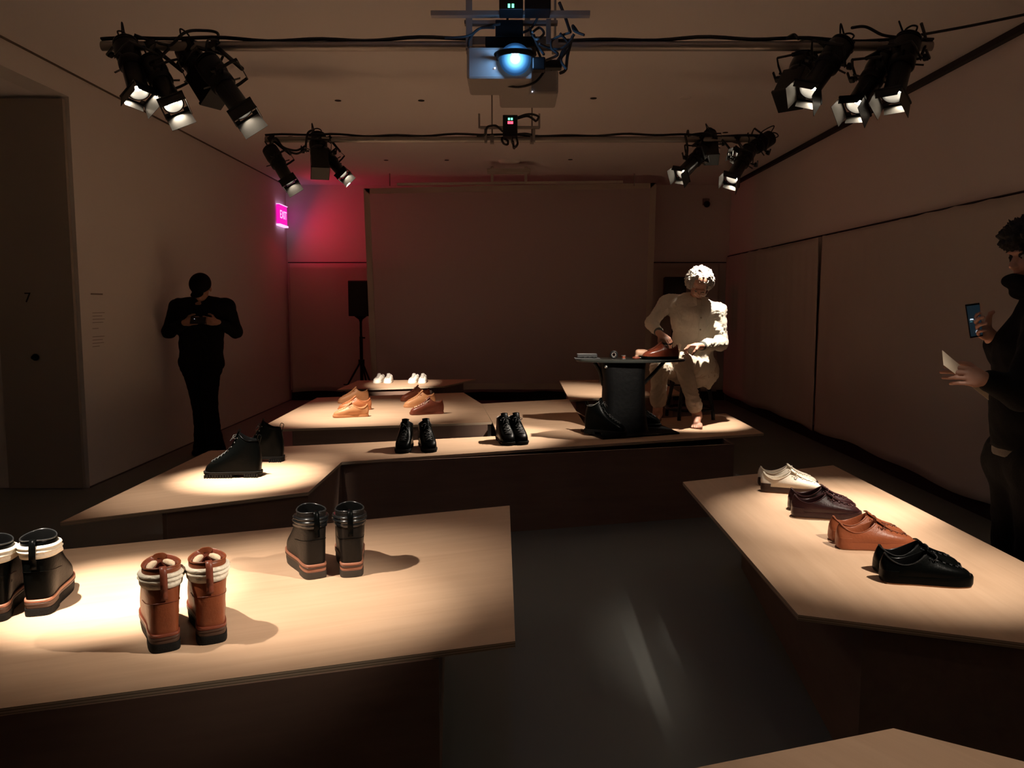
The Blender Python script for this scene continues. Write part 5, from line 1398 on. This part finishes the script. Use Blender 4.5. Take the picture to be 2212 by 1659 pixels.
for a, b_, c in ((sL, eL, wL), (sR, eR, wR)): jk.chain([a + Vector((0, 0, -.02)), b_, b_.lerp(c, .85)], [.072, .064, .045], k=.03)
jk.cap(nk + Vector((-.03, 0, .0)), nk + Vector((.03, 0, .0)), .050, .050, k=.02)
jk.cut(pel + Vector((0, 0, -.095)), (0, 0, -1))
figure_part('jacket', [jk], M_DARKCLOTH, p2, 2, lambda V: .007 * waves(V, 45, 31, 2, 6), O2)
t2 = SDF(.009)
for a, b_, c, r3 in ((hips[0], kn_[0], an_[0], .10), (hips[1], kn_[1], an_[1], .095)): t2.chain([a, b_, b_.lerp(c, .75), Vector((c.x, c.y, .05))], [.098, .076, .072, r3], k=.03)
t2.cap(hips[0], hips[1], .105, .105, k=.04); t2.cut((O2.x, O2.y, .035), (0, 0, -1))
figure_part('trousers', [t2], M_DARKCLOTH, p2, 2, lambda V: .005 * waves(V, 50, 32, 2, 6), O2)
for k, a in enumerate(an_):
    s2 = SDF(.006); dr_ = Vector((.12 * (1 - k) - .10 * k, -.95, 0)).normalized()
    s2.ell(Vector((a.x, a.y, .04)) - dr_ * .02, (.042, .05, .042), None, k=.02); s2.cap(Vector((a.x, a.y, .045)), Vector((a.x, a.y, .036)) + dr_ * .16, .044, .034, k=.02); s2.cut((a.x, a.y, .002), (0, 0, -1))
    figure_part('shoe', [s2], M_BLACK, p2, 1, None, O2)
pc = (wL + wR) / 2 + Vector((0, -.07, .02))
ph = empty('phone', pc, 0, 'dark phone held with both hands by the person in the cap', 'phone')
MB().box((0, 0, 0), (.145, .010, .072), Matrix.Rotation(-.5, 3, 'X')).build('case', M_BLACK, ph, None, .004)
MB().ball((-.03, -.008, .015), .004, 8, 6).build('glint_dot', emis('dim_glint', (.8, .8, .9), .6), ph, 180)  # small glint on the phone, painted as an emissive dot

# ---------------------------------------------------------------- the visitor at the right edge
YR = 3.30
O3 = Vector((P(2225, 970, y=YR).x, YR, 0))
p3 = empty('person', O3, 0, 'curly-haired person in dark clothes at the right edge, holding a phone and paper', 'person')
hc3 = Q(2237, 545, YR); nk3 = Q(2247, 628, YR)
ch3 = Q(2236, 755, YR); wa3 = Q(2232, 880, YR); pe3 = Q(2228, 985, YR)
sN, sF = Q(2262, 700, YR - .16), Q(2236, 700, YR + .16)     # near and far shoulder
eN, eF = Q(2205, 850, YR - .20), Q(2182, 800, YR + .20)
wN, wF = Q(2124, 818, YR - .21), Q(2136, 722, YR + .10)
b3 = SDF(.010); b3.chain([pe3, wa3, ch3], [.105, .105, .115], k=.05); b3.cap(sN, sF, .058, .058, k=.05); b3.cap(ch3 + Vector((0, 0, .1)), nk3, .08, .054, k=.03); b3.cap(nk3, hc3 + Vector((.02, 0, -.03)), .052, .05, k=.02)
for a, b_, c in ((sN, eN, wN), (sF, eF, wF)): b3.chain([a, b_, c], [.046, .036, .025], k=.01)
lg = []
for sy in (-.08, .08):
    h_ = pe3 + Vector((0, sy, -.06)); k_ = Q(2218, 1200, YR) + Vector((0, sy, 0)); a_ = Vector((O3.x + .02, YR + sy, .085)); k_.z = .48; lg.append((h_, k_, a_)); b3.chain([h_, k_, a_], [.078, .054, .04], k=.02)
h3 = SDF(.005); f3 = Vector((-.97, -.10, -.20)); u3 = Vector((-.18, 0, .98)); g3, R3 = head(h3, hc3, f3, u3, 1.0); h3.cap(hc3 + Vector((.01, 0, -.05)), nk3, .052, .054, k=.02)
d3 = SDF(.0038)
hand(d3, wF, Q(2108, 706, YR + .06) - wF, (.1, -.8, .3), (0, 0, 1), (.35, .45, .55, .6), .7)
hand(d3, wN, Q(2088, 812, YR - .235) - wN, (-.2, .95, -.2), (.2, .2, 1), (.30, .34, .38, .5), .8, spread=.004)
d3.cap(wF, wF.lerp(eF, .2), .025, .03, k=.01); d3.cap(wN, wN.lerp(eN, .2), .025, .03, k=.01)
figure_part('body', [b3, h3, d3], mat('warm_dim_skin', (.42, .22, .16), .55), p3, 1, None, O3)
face_parts(p3, g3, R3, 1.0)
for ch in p3.children:
    if ch.name.startswith(('eye', 'mouth_line')): ch.location = -O3
hr3 = SDF(.005); hr3.ell(g3(0, -.035, .045), (.120, .125, .118), R3, k=.02); hr3.ell(g3(0, .058, .075), (.085, .062, .050), R3, k=.03); hr3.ell(g3(0, -.07, -.03), (.10, .08, .10), R3, k=.03)
figure_part('curly_hair', [hr3], mat('black_curls', (.014, .011, .009), .8, bump=.8, bscale=90), p3, 1, lambda V: .030 * waves(V, 75, 41, 3, 8) + .012 * waves(V, 170, 42, 2, 8), O3)
sf = SDF(.007); sf.ell(nk3 + Vector((-.02, 0, -.005)), (.095, .095, .040), None, k=.03); sf.ell(Q(2192, 607, YR), (.045, .060, .030), None, k=.02)
figure_part('scarf', [sf], M_DARKCLOTH, p3, 2, lambda V: .004 * waves(V, 60, 43, 2, 6), O3)
j3 = SDF(.009); j3.chain([pe3 + Vector((0, 0, .04)), wa3, ch3], [.155, .150, .155], k=.05); j3.cap(sN, sF, .078, .078, k=.05); j3.cap(ch3 + Vector((0, 0, .09)), nk3 + Vector((0, 0, -.03)), .10, .07, k=.04)
j3.chain([sN, eN, eN.lerp(wN, .80)], [.076, .064, .046], k=.03); j3.chain([sF, eF, eF.lerp(wF, .72)], [.076, .064, .046], k=.03); j3.cut((0, YR, P(2160, 968, y=YR).z), (0, 0, -1))
figure_part('coat', [j3], M_DARKCLOTH, p3, 2, lambda V: .006 * waves(V, 45, 44, 2, 6), O3)
s3 = SDF(.009); zz = P(2160, 985, y=YR).z; s3.chain([pe3 + Vector((0, 0, .1)), pe3 + Vector((0, 0, -.1))], [.146, .146], k=.05); s3.cut((0, YR, zz), (0, 0, -1))
figure_part('shirt_hem', [s3], cloth('grey_shirt', (.10, .09, .08)), p3, 1, None, O3)
t3 = SDF(.009)
for h_, k_, a_ in lg: t3.chain([h_, k_, Vector((a_.x, a_.y, .06))], [.118, .085, .070], k=.03)
t3.cap(lg[0][0] + Vector((0, 0, .04)), lg[1][0] + Vector((0, 0, .04)), .138, .138, k=.04); t3.cut((O3.x, O3.y, .04), (0, 0, -1))
figure_part('trousers', [t3], M_DARKCLOTH, p3, 2, lambda V: .005 * waves(V, 50, 45, 2, 6), O3)
for h_, k_, a in lg:
    s2 = SDF(.007); s2.ell(Vector((a.x + .02, a.y, .04)), (.05, .042, .042), None, k=.02); s2.cap(Vector((a.x, a.y, .045)), Vector((a.x - .16, a.y, .036)), .044, .034, k=.02); s2.cut((a.x, a.y, .002), (0, 0, -1))
    figure_part('shoe', [s2], M_BLACK, p3, 1, None, O3)
# phone, its screen towards the camera side, and the sheet of paper
YP = YR + .05
c4 = [Q(2085, 658, YP), Q(2116, 654, YP), Q(2124, 726, YP), Q(2096, 731, YP)]
ctr = sum(c4, Vector()) / 4
ph = empty('phone', ctr, 0, 'phone with a dim picture on its screen, held up by the curly-haired visitor', 'phone')
c4 = [v - ctr for v in c4]; bk = [v + Vector((.003, .009, 0)) for v in c4]
MB().add(c4 + bk, [(0, 1, 2, 3), (7, 6, 5, 4), (0, 4, 5, 1), (1, 5, 6, 2), (2, 6, 7, 3), (3, 7, 4, 0)]).build('case', M_BLACK, ph, None, .002)
sc4 = [v * .9 + Vector((0, -.002, 0)) for v in c4]
so = mesh_obj('screen', sc4, [(3, 2, 1, 0)], emis('phone_screen', (.05, .10, .14), .12), ph)
def patch(px, py, w_, h_, m, ob=ph, y=YP - .006):
    c = P(px, py, y=y) - ctr; mesh_obj('screen_image', [c + Vector((-w_, 0, -h_)), c + Vector((w_, 0, -h_ * .6)), c + Vector((w_ * .8, 0, h_)), c + Vector((-w_ * .7, 0, h_ * .8))], [(0, 1, 2, 3)], m, so)
MW = emis('screen_white', (.75, .88, 1), .75)
patch(2099, 690, .008, .0035, MW); patch(2112, 684, .004, .008, MW); patch(2110, 716, .004, .005, MW); patch(2098, 695, .006, .002, emis('screen_teal', (.1, .3, .35), .5))
pw = [Q(2035, 756, YR - .30), Q(2078, 792, YR - .22), Q(2134, 845, YR - .10), Q(2136, 864, YR - .08), Q(2084, 823, YR - .20), Q(2038, 788, YR - .29)]
pw = [Vector(v) for v in pw]
tag(MB().add(pw + [v + Vector((.0, .0015, -.0005)) for v in pw], [(5, 4, 1, 0), (4, 3, 2, 1), (6, 7, 10, 11), (7, 8, 9, 10)] + [(i, (i + 1) % 6, 6 + (i + 1) % 6, 6 + i) for i in range(6)]).build('paper_sheet', mat('paper', (.78, .66, .52), .8)), 'pale folded sheet of paper held by the curly-haired visitor', 'paper')
